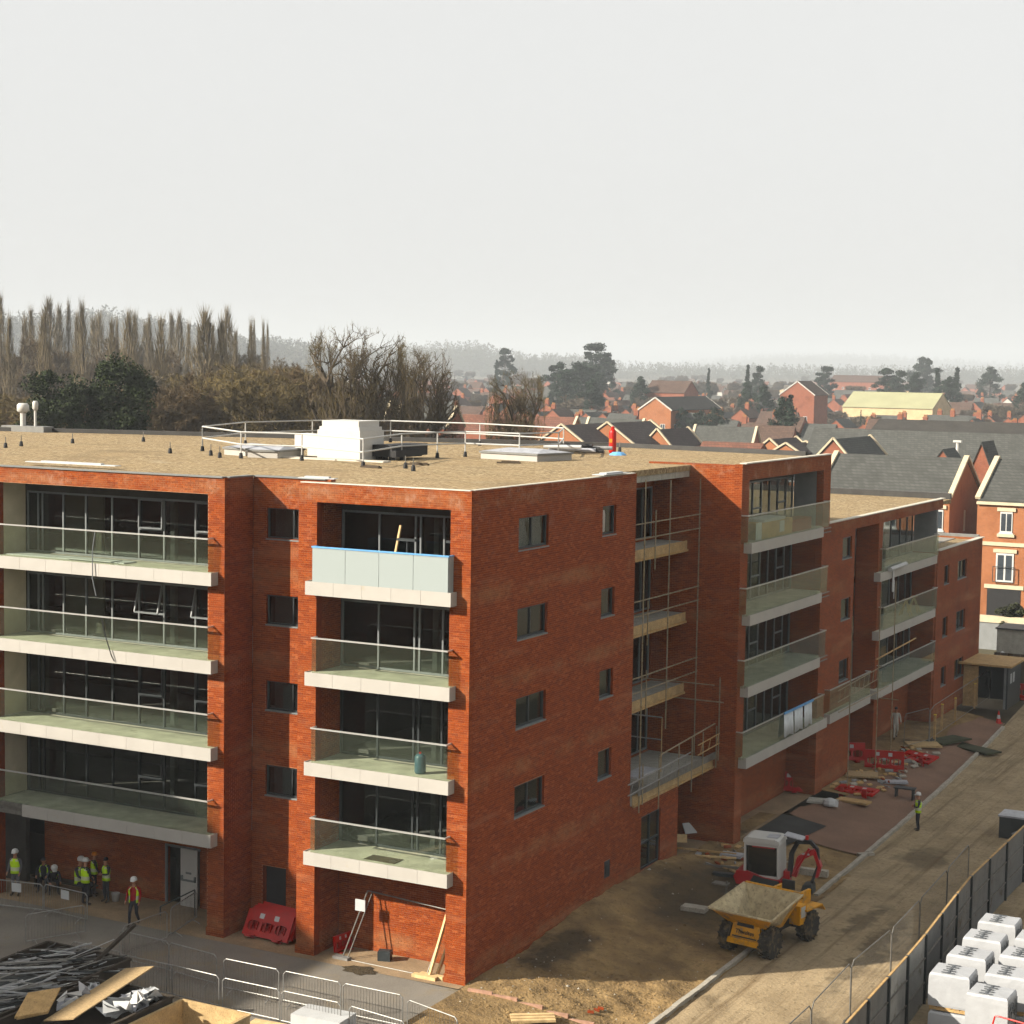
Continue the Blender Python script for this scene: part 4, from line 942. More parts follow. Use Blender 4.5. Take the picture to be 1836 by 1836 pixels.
# ------------------------------------------------------------------ people
def person(name_label, loc, rz, pose='stand', top='cloth_dark', legs='cloth_dark', vest=True, helmet='helmet_white', scale=1.0, bend=0, arms=None, vest_open=False, hood=None):
    hip = .92; lean = bend
    J = {}
    J['pel'] = (0, 0, hip)
    def sp(h): return (0, -math.sin(lean)*h, hip+math.cos(lean)*h)
    J['waist'] = sp(.16); J['chest'] = sp(.36); J['neck'] = sp(.56); J['jaw'] = (sp(.63)[0], sp(.63)[1]-.02, sp(.63)[2]); J['crown'] = (sp(.76)[0], sp(.76)[1]-.02, sp(.76)[2])
    if pose == 'stand': lk = {-1: ((-.11, -.02, .5), (-.12, .03, .09)), 1: ((.11, -.02, .5), (.13, .03, .09))}
    elif pose == 'walk': lk = {-1: ((-.10, -.18, .52), (-.10, -.20, .10)), 1: ((.10, -.02, .48), (.10, .26, .14))}
    elif pose == 'sit': lk = {-1: ((-.14, -.42, .50), (-.15, -.40, .09)), 1: ((.14, -.42, .50), (.16, -.44, .09))}
    if pose == 'sit':
        dz = .92-.50
        for k in list(J): J[k] = (J[k][0], J[k][1], J[k][2]-dz)
        lk = {s: ((a[0], a[1], a[2]), b) for s, (a, b) in lk.items()}
    sh = lambda s: (s*.19, J['neck'][1]+.01, J['neck'][2]-.07)
    ar = arms or {-1: ((-.06, -.03, -.27), (.0, -.14, -.20)), 1: ((.06, -.03, -.27), (.0, -.14, -.20))}
    V, Rr, E, seg = [], [], [], []
    def vx(p, r): V.append(tuple(p)); Rr.append(r if isinstance(r, tuple) else (r, r)); return len(V)-1
    def ch(prev, p, r, m):
        i = vx(p, r); E.append((prev, i)); seg.append((V[prev], V[i], m)); return i
    root = vx(J['pel'], (.15, .11))
    w_ = ch(root, J['waist'], (.145, .10), 'top'); c_ = ch(w_, J['chest'], (.18, .115), 'top'); n_ = ch(c_, J['neck'], (.065, .065), 'top')
    j_ = ch(n_, J['jaw'], (.062, .075), 'skin'); ch(j_, J['crown'], (.078, .095), 'skin')
    for s in (-1, 1):
        k, a = lk[s]
        hp_ = ch(root, (s*.09, J['pel'][1], J['pel'][2]-.05), .09, 'legs'); kn = ch(hp_, k, .065, 'legs'); an = ch(kn, a, .047, 'legs'); ch(an, (a[0]+s*.02, a[1]-.17, a[2]-.05), (.045, .035), 'boot')
        S = ch(c_, sh(s), .062, 'top'); e = np.array(V[S])+ar[s][0]; el_ = ch(S, e, .046, 'top'); wv = e+ar[s][1]; wr = ch(el_, wv, .031, 'top')
        d = np.array(ar[s][1], float); d /= np.linalg.norm(d); pm = ch(wr, wv+d*.07, (.038, .022), 'skin')
        sd = np.cross(d, (s*1., 0, 0)); sd = sd/(np.linalg.norm(sd)+1e-6) if np.linalg.norm(sd) > .1 else np.array((0, 1., 0))
        for q, L in ((-.03, .055), (-.01, .07), (.01, .065), (.03, .05)):
            f1 = ch(pm, wv+d*.1+sd*q, .011, 'skin'); ch(f1, wv+d*(.1+L*.6)+sd*q-np.array((s*.02, 0, 0)), .009, 'skin')
        ch(pm, wv+d*.07+sd*-.05-np.array((s*.015, 0, 0)), .011, 'skin')
    me = bpy.data.meshes.new('b'); me.from_pydata(V, E, []); o = bpy.data.objects.new('b', me); COL.objects.link(o)
    md = o.modifiers.new('s', 'SKIN'); ss = o.modifiers.new('u', 'SUBSURF'); ss.levels = 1
    for i, sv in enumerate(me.skin_vertices[0].data): sv.radius = Rr[i]; sv.use_root = (i == 0)
    dg = bpy.context.evaluated_depsgraph_get(); m2 = bpy.data.meshes.new_from_object(o.evaluated_get(dg)); bpy.data.objects.remove(o)
    m2.name = 'body'; m2.materials.clear(); mats = {'top': top, 'legs': legs, 'skin': 'skin', 'boot': 'boot'}; order = ['top', 'legs', 'skin', 'boot']
    for k in order: m2.materials.append(MT[mats[k]])
    A = np.array([s[0] for s in seg]); Bq = np.array([s[1] for s in seg]); D_ = Bq-A; DD = (D_*D_).sum(1)+1e-9; mi = [order.index(s[2]) for s in seg]
    for p in m2.polygons:
        c = np.array(p.center); tt = np.clip(((c-A)*D_).sum(1)/DD, 0, 1); p.material_index = mi[int(np.argmin(((A+D_*tt[:, None]-c)**2).sum(1)))]; p.use_smooth = True
    t = thing('person', name_label, 'person', loc, rz, 'workers on the site', scale)
    link('body', m2, t)
    hc = np.array(J['crown'])
    if helmet:
        h = MB().lathe([(.125, -.01), (.128, .02), (.12, .07), (.09, .115), (.04, .135)], 14); h.add([(-.1, -.1, -.005), (.1, -.1, -.005), (.06, -.185, -.015), (-.06, -.185, -.015), (-.1, -.1, .012), (.1, -.1, .012), (.06, -.185, .002), (-.06, -.185, .002)], [(0,3,2,1),(4,5,6,7),(2,3,7,6),(1,2,6,5),(3,0,4,7)])
        ho = part('helmet', h, helmet, t, True); ho.location = hc+[0, .005, .0]; ho.rotation_euler = (lean*.8, 0, 0)
    else:
        part('hair', MB().lathe([(.088, -.03), (.092, .03), (.07, .08), (.02, .1)], 12, tuple(hc+[0, .015, 0])), 'cloth_dark', t, True)
    fc = MB(); y0 = hc[1]-.092; z0 = hc[2]-.055
    for s in (-1, 1): fc.box(s*.032-.012, s*.032+.012, y0-.004, y0+.01, z0+.02, z0+.032, 1); fc.box(s*.083-.008, s*.083+.008, hc[1]-.01, hc[1]+.03, z0-.02, z0+.035)
    fc.add([(-.014, y0, z0-.02), (.014, y0, z0-.02), (0, y0-.03, z0-.02), (0, y0, z0+.025)], [(0, 2, 3), (1, 3, 2), (0, 1, 2)]); fc.box(-.025, .025, y0+.004, y0+.014, z0-.05, z0-.042, 1)
    part('face', fc, ['skin', 'boot'], t)
    if vest:
        n = 18; rings = []; pw, pc, pn = (np.array(J[k]) for k in ('pel', 'chest', 'neck'))
        lv = [(-.05, .190, .145), (.06, .180, .138), (.20, .188, .138), (.33, .208, .145), (.43, .205, .135), (.49, .15, .11), (.52, .10, .085)]
        vs, fs, ms = [], [], []
        for h, rx, ry in lv:
            c = np.array(J['pel'])+np.array((0, -math.sin(lean)*h, math.cos(lean)*h))
            for i in range(n):
                a_ = 2*PI*i/n-PI/2; vs.append((c[0]+rx*math.cos(a_), c[1]+ry*math.sin(a_)*math.cos(lean), c[2]+ry*math.sin(a_)*-math.sin(lean)*-1*0))
        mb = MB()
        for j in range(len(lv)-1):
            for i in range(n):
                ct = 2*PI*(i+.5)/n-PI/2
                if vest_open and math.sin(ct) < -.72: continue
                if j >= 3 and abs(math.cos(ct)) > .93 and j < 5: continue
                fs.append((j*n+i, j*n+(i+1) % n, (j+1)*n+(i+1) % n, (j+1)*n+i)); ms.append(1 if j == 1 or (j == 4 and abs(abs(math.cos(ct))-.6) < .2) else 0)
        mb.v = vs; mb.f = fs; mb.m = ms
        vo = part('hi_vis_vest', mb, ['hivis', 'hivis_band'], t, True); vo.modifiers.new('t', 'SOLIDIFY').thickness = .012
    return t
fold = {-1: ((-.03, -.06, -.27), (.16, -.16, .04)), 1: ((.03, -.06, -.27), (-.16, -.16, .0))}
knees = {-1: ((-.05, -.14, -.22), (.04, -.22, -.08)), 1: ((.05, -.14, -.22), (-.04, -.22, -.08))}
person('standing worker in yellow vest and white helmet at the far left edge', (-19.86+.3, .1, .012), .3, 'stand', 'cloth_grey', 'cloth_grey')
person('seated worker in dark clothes bent forward, leftmost of the seated group', (-19.2, 1.3, .012), .5, 'sit', 'cloth_dark', vest=True, vest_open=True, bend=.3, arms=knees, helmet=None)
person('seated worker with white helmet bowed low, beside the left standing worker', (-18.75, 1.2, .012), .9, 'sit', 'cloth_dark', bend=.75, arms=knees, vest_open=True)
person('worker in white helmet and yellow vest turned sideways, left of the orange helmet', (-17.5, 1.3, .012), 1.5, 'sit', 'cloth_dark', bend=.1, arms=knees, scale=1.12)
person('worker in orange helmet half hidden between two white helmets', (-17.2, 1.8, .012), 2.6, 'stand', 'cloth_dark', helmet='helmet_orange', vest=True, vest_open=True, scale=.9)
person('standing worker seen from behind in bright yellow vest and white helmet', (-16.49, .5, .012), 3.0, 'stand', 'cloth_dark', scale=1.0)
person('bareheaded worker in yellow vest, rightmost of the group by the wall', (-16.1, 1.2, .012), -.3, 'stand', 'cloth_dark', helmet=None, arms=fold, scale=.97)
person('worker in red jumper and open yellow vest walking along the pavement', (-13.37, -.5, .0), .35, 'walk', 'cloth_red', 'cloth_dark', vest_open=True)
q = gp(1645, 1490); person('worker in white helmet and yellow vest standing alone on the dirt road', q, -1.1, 'stand', 'cloth_dark', 'cloth_dark', arms=fold)
q = gp(1605, 1325); person('worker in pale dusty overalls under the far balconies', q, .5, 'walk', 'cloth_white', 'cloth_white', vest=False, helmet=None, scale=1.02)
person('bending worker in yellow vest beyond the brown entrance shelter', (1.2, 68.0, .6), 1.2, 'stand', 'hivis', bend=.6, arms=knees)
# bench under the seated workers, bucket
t = thing('bench', 'low dark plank bench along the ground floor wall under seated workers', 'bench', (-18.6, 1.45, .012)); part('seat', B(-1.3, 1.7, -.2, .25, .36, .42), 'bark_dark', t)
for x in (-1.1, 1.5): part('leg', B(x-.05, x+.05, -.15, .2, 0, .36), 'bark_dark', t)
def bucket(loc, lab, m='white_paint'):
    t = thing('bucket', lab, 'bucket', loc); part('body', MB().lathe([(.12, 0), (.16, .3), (.165, .31), (.15, .3), (.11, .02)], 14), m, t, True); part('handle', MB().tube([(-.16, 0, .3), (-.1, -.1, .36), (.1, -.1, .36), (.16, 0, .3)], .008), 'galv', t)
bucket((-15.9, 1.5, .012), 'white bucket on the paving right of the group of workers'); q = gp(1345, 1425); bucket((.6, 22.6, .02), 'pale bucket in the dark doorway under the wing')
# ------------------------------------------------------------------ site dumper
t = DU = thing('site_dumper', 'yellow articulated site dumper with empty dusty skip on the haul road', 'dumper', (6.47, 10.95, -.58), PI-.174)
def wheel(parent, x, y, r_=.56, wd=.42):
    tm = MB().lathe([(r_*.55, -wd/2), (r_*.88, -wd/2), (r_*.97, -wd*.36), (r_, -wd*.1), (r_, wd*.1), (r_*.97, wd*.36), (r_*.88, wd/2), (r_*.55, wd/2)], 28, ax='x')
    for i in range(16):
        for s in (-1, 1):
            a_ = 2*PI*(i+(.5 if s > 0 else 0))/16; c = np.array((s*wd*.25, r_*1.0*math.cos(a_), r_*1.0*math.sin(a_))); rad = np.array((0, math.cos(a_), math.sin(a_))); tan = np.array((0, -math.sin(a_), math.cos(a_)))
            ax_ = np.array((s*1., 0, 0))*.85+tan*.5; ax_ /= np.linalg.norm(ax_); tm.obox(c, ax_*wd*.26, np.cross(ax_, rad)*.028, rad*.03)
    w_ = link('wheel', tm.mesh('wheel', 'rubber', False), parent, (x, y, r_))
    s = 1 if x > 0 else -1
    part('rim', MB().lathe([(r_*.56, wd*.42), (r_*.5, wd*.30), (r_*.2, wd*.26), (r_*.18, wd*.36), (.02, wd*.38)], 16, ax='x') if s > 0 else MB().lathe([(r_*.56, -wd*.42), (r_*.5, -wd*.30), (r_*.2, -wd*.26), (r_*.18, -wd*.36), (.02, -wd*.38)], 16, ax='x'), 'dumper_yellow', w_)
for x, y in ((-.82, 1.28), (.82, 1.28), (-.82, -1.45), (.82, -1.45)): wheel(t, x, y)
# skip: sloping floor, tall back, flared lip
rim = [(-1.28, 2.05, 1.60), (1.28, 2.05, 1.60), (1.20, -.35, 2.02), (-1.20, -.35, 2.02)]; bot = [(-.62, 1.35, .92), (.62, 1.35, .92), (.62, .05, .80), (-.62, .05, .80)]
inr = [(x*.965, y-.05 if y > 0 else y+.06, z) for x, y, z in rim]; inb = [(x*.95, y, z+.05) for x, y, z in bot]
mb = MB(); mb.add(rim+bot, [(0,1,5,4),(1,2,6,5),(2,3,7,6),(3,0,4,7),(4,5,6,7)]); mb.add(inr+inb, [(4,5,1,0),(5,6,2,1),(6,7,3,2),(7,4,0,3),(7,6,5,4)], 1); mb.add(rim+inr, [(0,4,5,1),(1,5,6,2),(2,6,7,3),(3,7,4,0)], 1)
sk = part('skip', mb, ['dumper_yellow', 'skip_dust'], t)
part('rear_flange', MB().box(-1.21, 1.21, -.44, -.352, 1.84, 2.06), 'dumper_yellow', sk); part('lip', MB().bar((-1.3, 2.07, 1.6), (1.3, 2.07, 1.6), .07, .06).bar((-1.29, 2.04, 1.6), (-1.22, -.3, 2.02), .06, .06).bar((1.29, 2.04, 1.6), (1.22, -.3, 2.02), .06, .06), 'skip_dust', sk)
part('front_frame', MB().add([(-.62, 1.72, .45), (.62, 1.72, .45), (.52, 1.50, 1.28), (-.52, 1.50, 1.28), (-.62, 1.3, .45), (.62, 1.3, .45), (.52, 1.2, 1.28), (-.52, 1.2, 1.28)], [(0,1,2,3),(1,5,6,2),(4,0,3,7),(5,4,7,6),(3,2,6,7),(0,4,5,1)]).box(-.66, .66, 1.7, 1.8, .42, .62), 'dumper_yellow', t)
part('frame_slot', MB().add([(-.35, 1.634, .99+.05), (.35, 1.634, .99+.05), (.33, 1.602, 1.16), (-.33, 1.602, 1.16)], [(0, 1, 2, 3)]).add([(-.5, 1.715, .655), (.5, 1.715, .655), (.5, 1.70, .70), (-.5, 1.70, .70)], [(0,1,2,3)]), 'black', t)
lt = link('lettering', text_mesh('Thwaites', .21, 'black'), t, (0, 1.668, .85), (PI/2-.26, 0, PI))
part('axle', MB().box(-.7, .7, 1.15, 1.42, .42, .66).box(-.7, .7, -1.58, -1.3, .42, .66).box(-.3, .3, -1.4, 1.2, .5, .8), 'frame_dark', t)
part('engine_cover', MB().add([(-.5, -1.0, .7), (.5, -1.0, .7), (.5, -2.15, .7), (-.5, -2.15, .7), (-.5, -1.0, 1.45), (.5, -1.0, 1.45), (.46, -2.1, 1.38), (-.46, -2.1, 1.38)], [(0,3,2,1),(4,5,6,7),(0,1,5,4),(1,2,6,5),(2,3,7,6),(3,0,4,7)]), 'dumper_yellow', t)
part('side_tank', MB().box(-.95, -.52, -1.1, -.6, .75, 1.45), 'dumper_yellow', t); part('console', MB().box(-.35, .35, -.62, -.45, .8, 1.75).box(.5, .95, -.95, -.55, .75, 1.5), 'dumper_yellow', t)
part('warning_plate', MB().box(-.955-.004, -.951, -1.0, -.7, 1.0, 1.4).box(.3, .36, -2.16, -2.155, .8, 1.1), 'sheet_white', t)
for s in (-1, 1): part('mudguard', MB().box(s*.82-.24, s*.82+.24, -2.1, -.95, 1.2, 1.26).add([(s*.82-.24, -2.1, 1.26), (s*.82+.24, -2.1, 1.26), (s*.82+.24, -2.35, 1.0), (s*.82-.24, -2.35, 1.0), (s*.82-.24, -2.1, 1.2), (s*.82+.24, -2.1, 1.2), (s*.82+.24, -2.31, .98), (s*.82-.24, -2.31, .98)], [(0,1,2,3),(4,7,6,5),(2,6,7,3),(0,3,7,4),(1,5,6,2)]), 'dumper_yellow', t)
part('seat', MB().box(-.24, .24, -1.35, -.9, 1.453, 1.6).box(-.24, .24, -1.47, -1.36, 1.5, 2.1), 'black', t); part('rear_cowl', MB().box(-.62, -.51, -2.0, -1.05, .9, 1.75).box(.51, .62, -2.0, -1.05, .9, 1.75), 'dumper_yellow', t)
part('steering_wheel', MB().lathe([(.17, 0), (.19, .015), (.17, .03), (.15, .015)], 14, (0, -.8, 1.72)).cyl((0, -.6, 1.4), (0, -.8, 1.72), .02), 'black', t)
part('stickers', MB().add([(-1.06, .9, 1.60), (-1.02, .3, 1.66), (-.94, .3, 1.45), (-.98, .9, 1.40)], [(0,1,2,3)]), 'sheet_white', sk)
# ------------------------------------------------------------------ mini digger behind the dumper
q = gp(1362, 1612)
t = thing('mini_digger', 'white cabbed mini digger with red body and folded red arm behind the dumper', 'digger', (q[0]+.1, q[1]+.35, q[2]), .10)
for s in (-1, 1):
    tr = part('track', MB().prism([(-.95, .12), (-.8, 0), (.8, 0), (.95, .12), (.95, .38), (.8, .5), (-.8, .5), (-.95, .38)], 1, s*.72-.16, s*.72+.16), 'rubber', t)
    for x in (-.7, -.35, 0, .35, .7): part('roller', MB().cyl((x, s*.72-.17, .2), (x, s*.72+.17, .2), .11, n=10), 'frame_dark', tr)
part('slew_ring', MB().cyl((0, 0, .45), (0, 0, .62), .4, n=18), 'frame_dark', t)
part('body', MB().prism([(-1.0, .62), (.75, .62), (.75, .95), (.1, 1.0), (-.55, 1.18), (-1.0, 1.15), (-1.12, .9)], 1, -.72, .72), 'digger_red', t)
part('side_panel', MB().prism([(-.5, .68), (.72, .68), (.72, .9), (.05, .97), (-.3, 1.05)], 1, -.726, -.722), 'frame_dark', t)
cab = part('cab', MB().prism([(-.72, 1.02), (-.62, 1.1), (-.66, 2.3), (-.72, 2.3)], 1, -.70, .45).prism([(.62, .98), (.72, .98), (.66, 2.3), (.58, 2.3)], 1, -.70, .45).box(-.66, .62, -.70, -.64, .97, 1.06).box(-.66, .62, -.70, -.63, 2.2, 2.3).box(-.66, .62, .38, .45, .97, 2.3).box(-.7, .65, -.69, .44, .96, 1.0), 'white_paint', t)
part('roof', MB().prism([(-.76, 2.31), (.70, 2.31), (.66, 2.46), (.5, 2.52), (-.6, 2.52), (-.74, 2.46)], 1, -.74, .49), 'white_paint', cab); part('roof_hatch', B(.1, .55, -.45, .1, 2.523, 2.545), 'sheet_grey', cab)
part('side_window', B(-.6, .58, -.675, -.665, 1.06, 2.2), 'window_glass', cab); part('front_window', B(.63, .64, -.6, .38, 1.1, 2.25), 'window_glass', cab); part('shade_panel', B(-.58, .56, -.60, -.58, 1.06, 2.2), 'black', cab); part('red_strip', B(-.4, .5, -.704, -.701, 2.15, 2.19), 'digger_red', cab)  # black sheet added behind the side window stands in for shade inside
part('seat', MB().box(-.4, .1, -.35, .1, 1.0, 1.3).box(-.45, -.3, -.35, .1, 1.3, 1.85), 'black', cab)
part('swing_post', MB().box(.75, 1.0, -.2, .2, .6, 1.2), 'digger_red', t)
def arm(pts, w0, w1, y0, y1, m, name):
    for i, (a, b) in enumerate(zip(pts[:-1], pts[1:])):
        a, b = np.array(a, float), np.array(b, float); d = b-a; d /= np.linalg.norm(d); n_ = np.array((-d[1], d[0])); wa = w0+(w1-w0)*i/(len(pts)-1); wb = w0+(w1-w0)*(i+1)/(len(pts)-1)
        part(name, MB().prism([tuple(a-n_*wa), tuple(b+d*.03-n_*wb), tuple(b+d*.03+n_*wb), tuple(a+n_*wa)], 1, y0-.001*i, y1+.001*i), m, t)
arm([(.95, .95), (1.02, 1.9), (1.25, 2.38), (1.75, 2.42)], .09, .075, -.10, .10, 'black', 'boom')
arm([(1.72, 2.45), (2.02, 2.15), (2.08, 1.5), (1.85, .85)], .07, .05, -.08, .08, 'black', 'stick')
arm([(1.15, 1.0), (1.35, 1.75), (1.95, 2.1)], .10, .10, -.14, .14, 'digger_red', 'boom_plate'); arm([(1.9, 2.12), (2.15, 1.5), (2.05, 1.1)], .07, .05, -.15, .15, 'digger_red', 'stick_plate')
part('cylinder', MB().cyl((1.15, -.17, 1.1), (1.75, -.17, 2.2), .05), 'digger_red', t); part('decal', B(1.45, 1.75, -.168, -.162, 1.92, 1.99), 'sheet_white', t)
part('boom_guard', MB().add([(.75, -.3, 2.62), (1.5, -.3, 2.5), (1.5, .3, 2.5), (.75, .3, 2.62), (.75, -.3, 2.66), (1.5, -.3, 2.54), (1.5, .3, 2.54), (.75, .3, 2.66)], [(0,3,2,1),(4,5,6,7),(0,1,5,4),(1,2,6,5),(2,3,7,6),(3,0,4,7)]), 'sheet_grey', t); part('beacon', MB().cyl((1.6, 0, 2.5), (1.6, 0, 2.66), .07), 'gas_red', t)
part('bucket', MB().prism([(1.55, .75), (1.9, .8), (1.95, .45), (1.7, .3), (1.45, .42)], 1, -.3, .3), 'frame_dark', t)
part('blade', MB().prism([(1.3, .05), (1.45, 0), (1.5, .35), (1.38, .4)], 1, -.85, .85), 'dirty_grey', t)
# ------------------------------------------------------------------ skips and waste in front
def skip_box(lab, x0, x1, y0, y1, h, m, inner='bark_dark'):
    t = thing('skip', lab, 'skip', ((x0+x1)/2, (y0+y1)/2, .01)); w_, l_ = (x1-x0)/2, (y1-y0)/2; f = .05
    part('side', B(-w_, -w_+f, -l_, l_, .05, h), m, t); part('side', B(w_-f, w_, -l_, l_, .05, h), m, t); part('end', B(-w_+f, w_-f, l_-f, l_, .05, h), m, t); part('end', B(-w_+f, w_-f, -l_, -l_+f, .05, h), m, t); part('floor', B(-w_+f, w_-f, -l_+f, l_-f, .05, .12), inner, t)
    part('rim', MB().bar((-w_, -l_, h+.03), (-w_, l_, h+.03), .11, .06).bar((w_, -l_, h+.03), (w_, l_, h+.03), .11, .06).bar((-w_, l_, h+.032), (w_, l_, h+.032), .1, .06).bar((-w_, -l_, h+.028), (w_, -l_, h+.028), .1, .06), m, t)
    return t
skip_box('open steel skip heaped with bent metal studs at lower left', -12.2, -8.75, -12.6, -6.25, 1.15, 'bark_dark')
skip_box('open skip with chipboard sheet and torn white packaging', -8.45, -5.42, -13.0, -8.3, 1.15, 'bark_dark')
skip_box('empty plywood sided skip at the bottom edge', -5.25, -2.75, -11.5, -8.05, 1.0, 'plywood', 'plywood')
r2 = random.Random(5)
t = thing('metal_stud_heap', 'tangled heap of silver metal studs and pipes filling the left skip', 'scrap metal')
for i in range(150):
    x = r2.uniform(-12.0, -8.9); y = r2.uniform(-12, -6.9); z = .9+.75*max(0, 1-abs(x+10.4)/1.9)*r2.random()+.15; L = r2.uniform(.6, 2.6); an = R(90)+r2.gauss(-.62, .25); tl = r2.gauss(.03, .12)
    d = np.array((math.cos(an)*math.cos(tl), math.sin(an)*math.cos(tl), math.sin(tl)))*L/2; c = np.array((x, y, z))
    part('stud', MB().bar(c-d, c+d, r2.choice((.03, .05, .07)), r2.choice((.02, .04))), r2.choice(('stud_silver', 'galv_dull', 'galv', 'stud_silver', 'frame_dark', 'stud_silver', 'black')), t)
part('dark_beam', MB().bar((-9.3, -7.6, 1.2), (-9.1, -5.6, 2.1), .1), 'bark_dark', t); part('dust_sacks', MB().lathe([(1.5, 0), (1.4, .35), (.9, .75), (.2, .95)], 11, (-10.5, -9.5, .35)), 'frame_dark', t)
t = part('chipboard_sheet', MB().obox((-7.0, -9.7, 1.45), (.5, .07, .10), (-.25, 2.1, .12), (0, 0, .02)), 'osb'); tag(t, 'long chipboard sheet lying diagonally across the middle skip', 'board')
t = part('chipboard_offcut', MB().obox((-8.0, -11.3, 1.45), (.45, .2, .1), (-.25, .55, .15), (0, 0, .03)).obox((-8.0, -11.3, 1.40), (.40, .22, .1), (-.25, .5, .15), (0, 0, .02)), 'timber'); tag(t, 'torn yellow-brown chipboard offcut at the bottom left of the middle skip', 'board')
t = thing('packaging_waste', 'crumpled white foam and plastic packaging in the middle skip', 'packaging')
for i in range(34):
    left = i < 12; x = r2.uniform(-8.2, -7.4) if left else r2.uniform(-6.4, -5.7); y = r2.uniform(-10.8, -8.6); z = r2.uniform(1.05, 1.4); s = r2.uniform(.2, .52)
    pts = [np.array((x, y, z))+np.array((r2.uniform(-1, 1)*s, r2.uniform(-1, 1)*s, r2.uniform(-.5, .8)*s)) for _ in range(6)]
    part('piece', MB().add(pts, [(0,1,2),(0,2,3),(0,3,4),(0,4,5),(1,5,4),(1,2,4),(2,3,4)]), r2.choice(('sheet_white', 'sheet_white', 'white_paint', 'sheet_grey')), t)
part('fill', MB().lathe([(1.45, 0), (1.4, .5), (.9, .75), (.2, .85)], 10, (-6.95, -10.6, .2)), 'bark_dark', t)
q = onZ(.7, 580, 1818); t = thing('foam_pack', 'white foam block pack at the bottom edge left of centre', 'pack', (q[0], q[1], .0), .05); part('block', MB().box(-.85, .85, -.5, .5, .3, .72), 'sheet_white', t); part('lower_block', B(-.9, .8, -.52, .48, .05, .3), 'cream', t)
q = onZ(.3, 505, 1836); t = thing('plank_stack', 'stack of pale planks at the bottom edge by the foam pack', 'planks', (q[0], q[1]-.3, 0), .1)
for k in range(6): part('plank', B(-1.0, 1.0, -.5+k*.17, -.35+k*.17, .15, .25), 'timber_pale', t)
q = gp(955, 1830); t = thing('plank_stack', 'pale planks lying at the bottom edge near the soil', 'planks', (q[0], q[1], q[2]), .6)
for k in range(3): part('plank', B(-.7, .7, -.25+k*.17, -.1+k*.17, .02, .10+.03*k), 'timber_pale', t)
q = gp(1048, 1812); t = thing('brick_heap', 'few dark bricks heaped at the end of the pavement edging', 'bricks', q)
for k in range(7): part('brick', MB().obox((r2.uniform(-.3, .5), r2.uniform(-.3, .3), .06+.05*(k > 3)), (.1, .03*r2.uniform(-1, 1), 0), (-.02, .05, 0), (0, 0, .033)), 'brick_reveal', t)
# ------------------------------------------------------------------ debris on the shaded side
def board(p, L, W, T, rz, m, lab, cat='board', name='board', dz=0, tilt=0):
    q = gp(*p); o = part(name, MB().box(-L/2, L/2, -W/2, W/2, 0, T).box(-L/2+.02, L/2-.1, -W/2+.02, W/2-.03, T, T+.012), m); o.location = (q[0], q[1], q[2]+dz); o.rotation_euler = (tilt, 0, rz); return tag(o, lab, cat)
board((1240, 1505), .8, .5, .03, .9, 'sheet_white', 'pale plasterboard offcut leaning near the foot of the wing', dz=.5, tilt=.9)
board((1221, 1520), .5, .35, .05, .4, 'timber_pale', 'small tan board leaning at the end of the low wall', dz=.4, tilt=1.1)
board((1265, 1532), 2.6, .12, .06, .15, 'timber', 'long pale scaffold plank on the soil below the wing, upper', 'plank', 'plank', .12)
board((1270, 1542), 2.3, .12, .06, .3, 'timber_pale', 'long pale plank on the soil below the wing, lower', 'plank', 'plank', .12)
board((1312, 1540), .9, .6, .10, .1, 'sheet_grey', 'lilac grey plastic sheet crumpled left of the digger cab', 'sheet', 'plastic_sheet', .12)
board((1290, 1560), 3.2, .08, .08, .25, 'galv_dull', 'long steel tube lying on dark soil left of the digger', 'tube', 'steel_tube', .12)
board((1300, 1575), 1.0, .3, .12, .2, 'frame_dark', 'dark steel bracket lying left of the digger track', 'bracket', 'bracket', .1)
board((1245, 1637), .95, .5, .16, .05, 'kerb', 'grey concrete slab half buried in soil in front of the dumper', 'slab', 'concrete_slab', .1)
board((1552, 1535), .75, .25, .12, .8, 'kerb', 'loose grey kerb block lying on the dirt road', 'kerb block', 'kerb_block', .02)
board((1450, 1570), 1.6, .3, .25, .1, 'kerb', 'pale kerb blocks stacked behind the dumper seat', 'kerb block', 'kerb_block', .05)
for k, (p, lab) in enumerate((((1150, 1578), 'white crumpled sack on dark soil by the side wall'), ((1488, 1447), 'white sack on the paving edge beyond the wing'))):
    q = gp(*p); s = r2.uniform(.9, 1.1); t = thing('sack', lab, 'sack', (q[0], q[1], q[2]+.1)); part('bag', MB().lathe([(.32*s, 0), (.38, .1), (.3, .24), (.1, .33)], 9), 'sheet_white', t); part('flap', MB().add([(.1, -.3, .05), (.5, -.35, .02), (.45, -.1, .2), (.2, 0, .3)], [(0,1,2,3)]), 'sheet_white', t)
t = thing('broken_post', 'short broken post with plate stuck in soil before the dumper', 'post', gp(1300, 1625)); part('post', MB().bar((0, 0, 0), (.05, 0, 1.0), .07), 'galv_dull', t); part('plate', B(-.5, .1, -.2, .2, .85, .9), 'galv_dull', t)
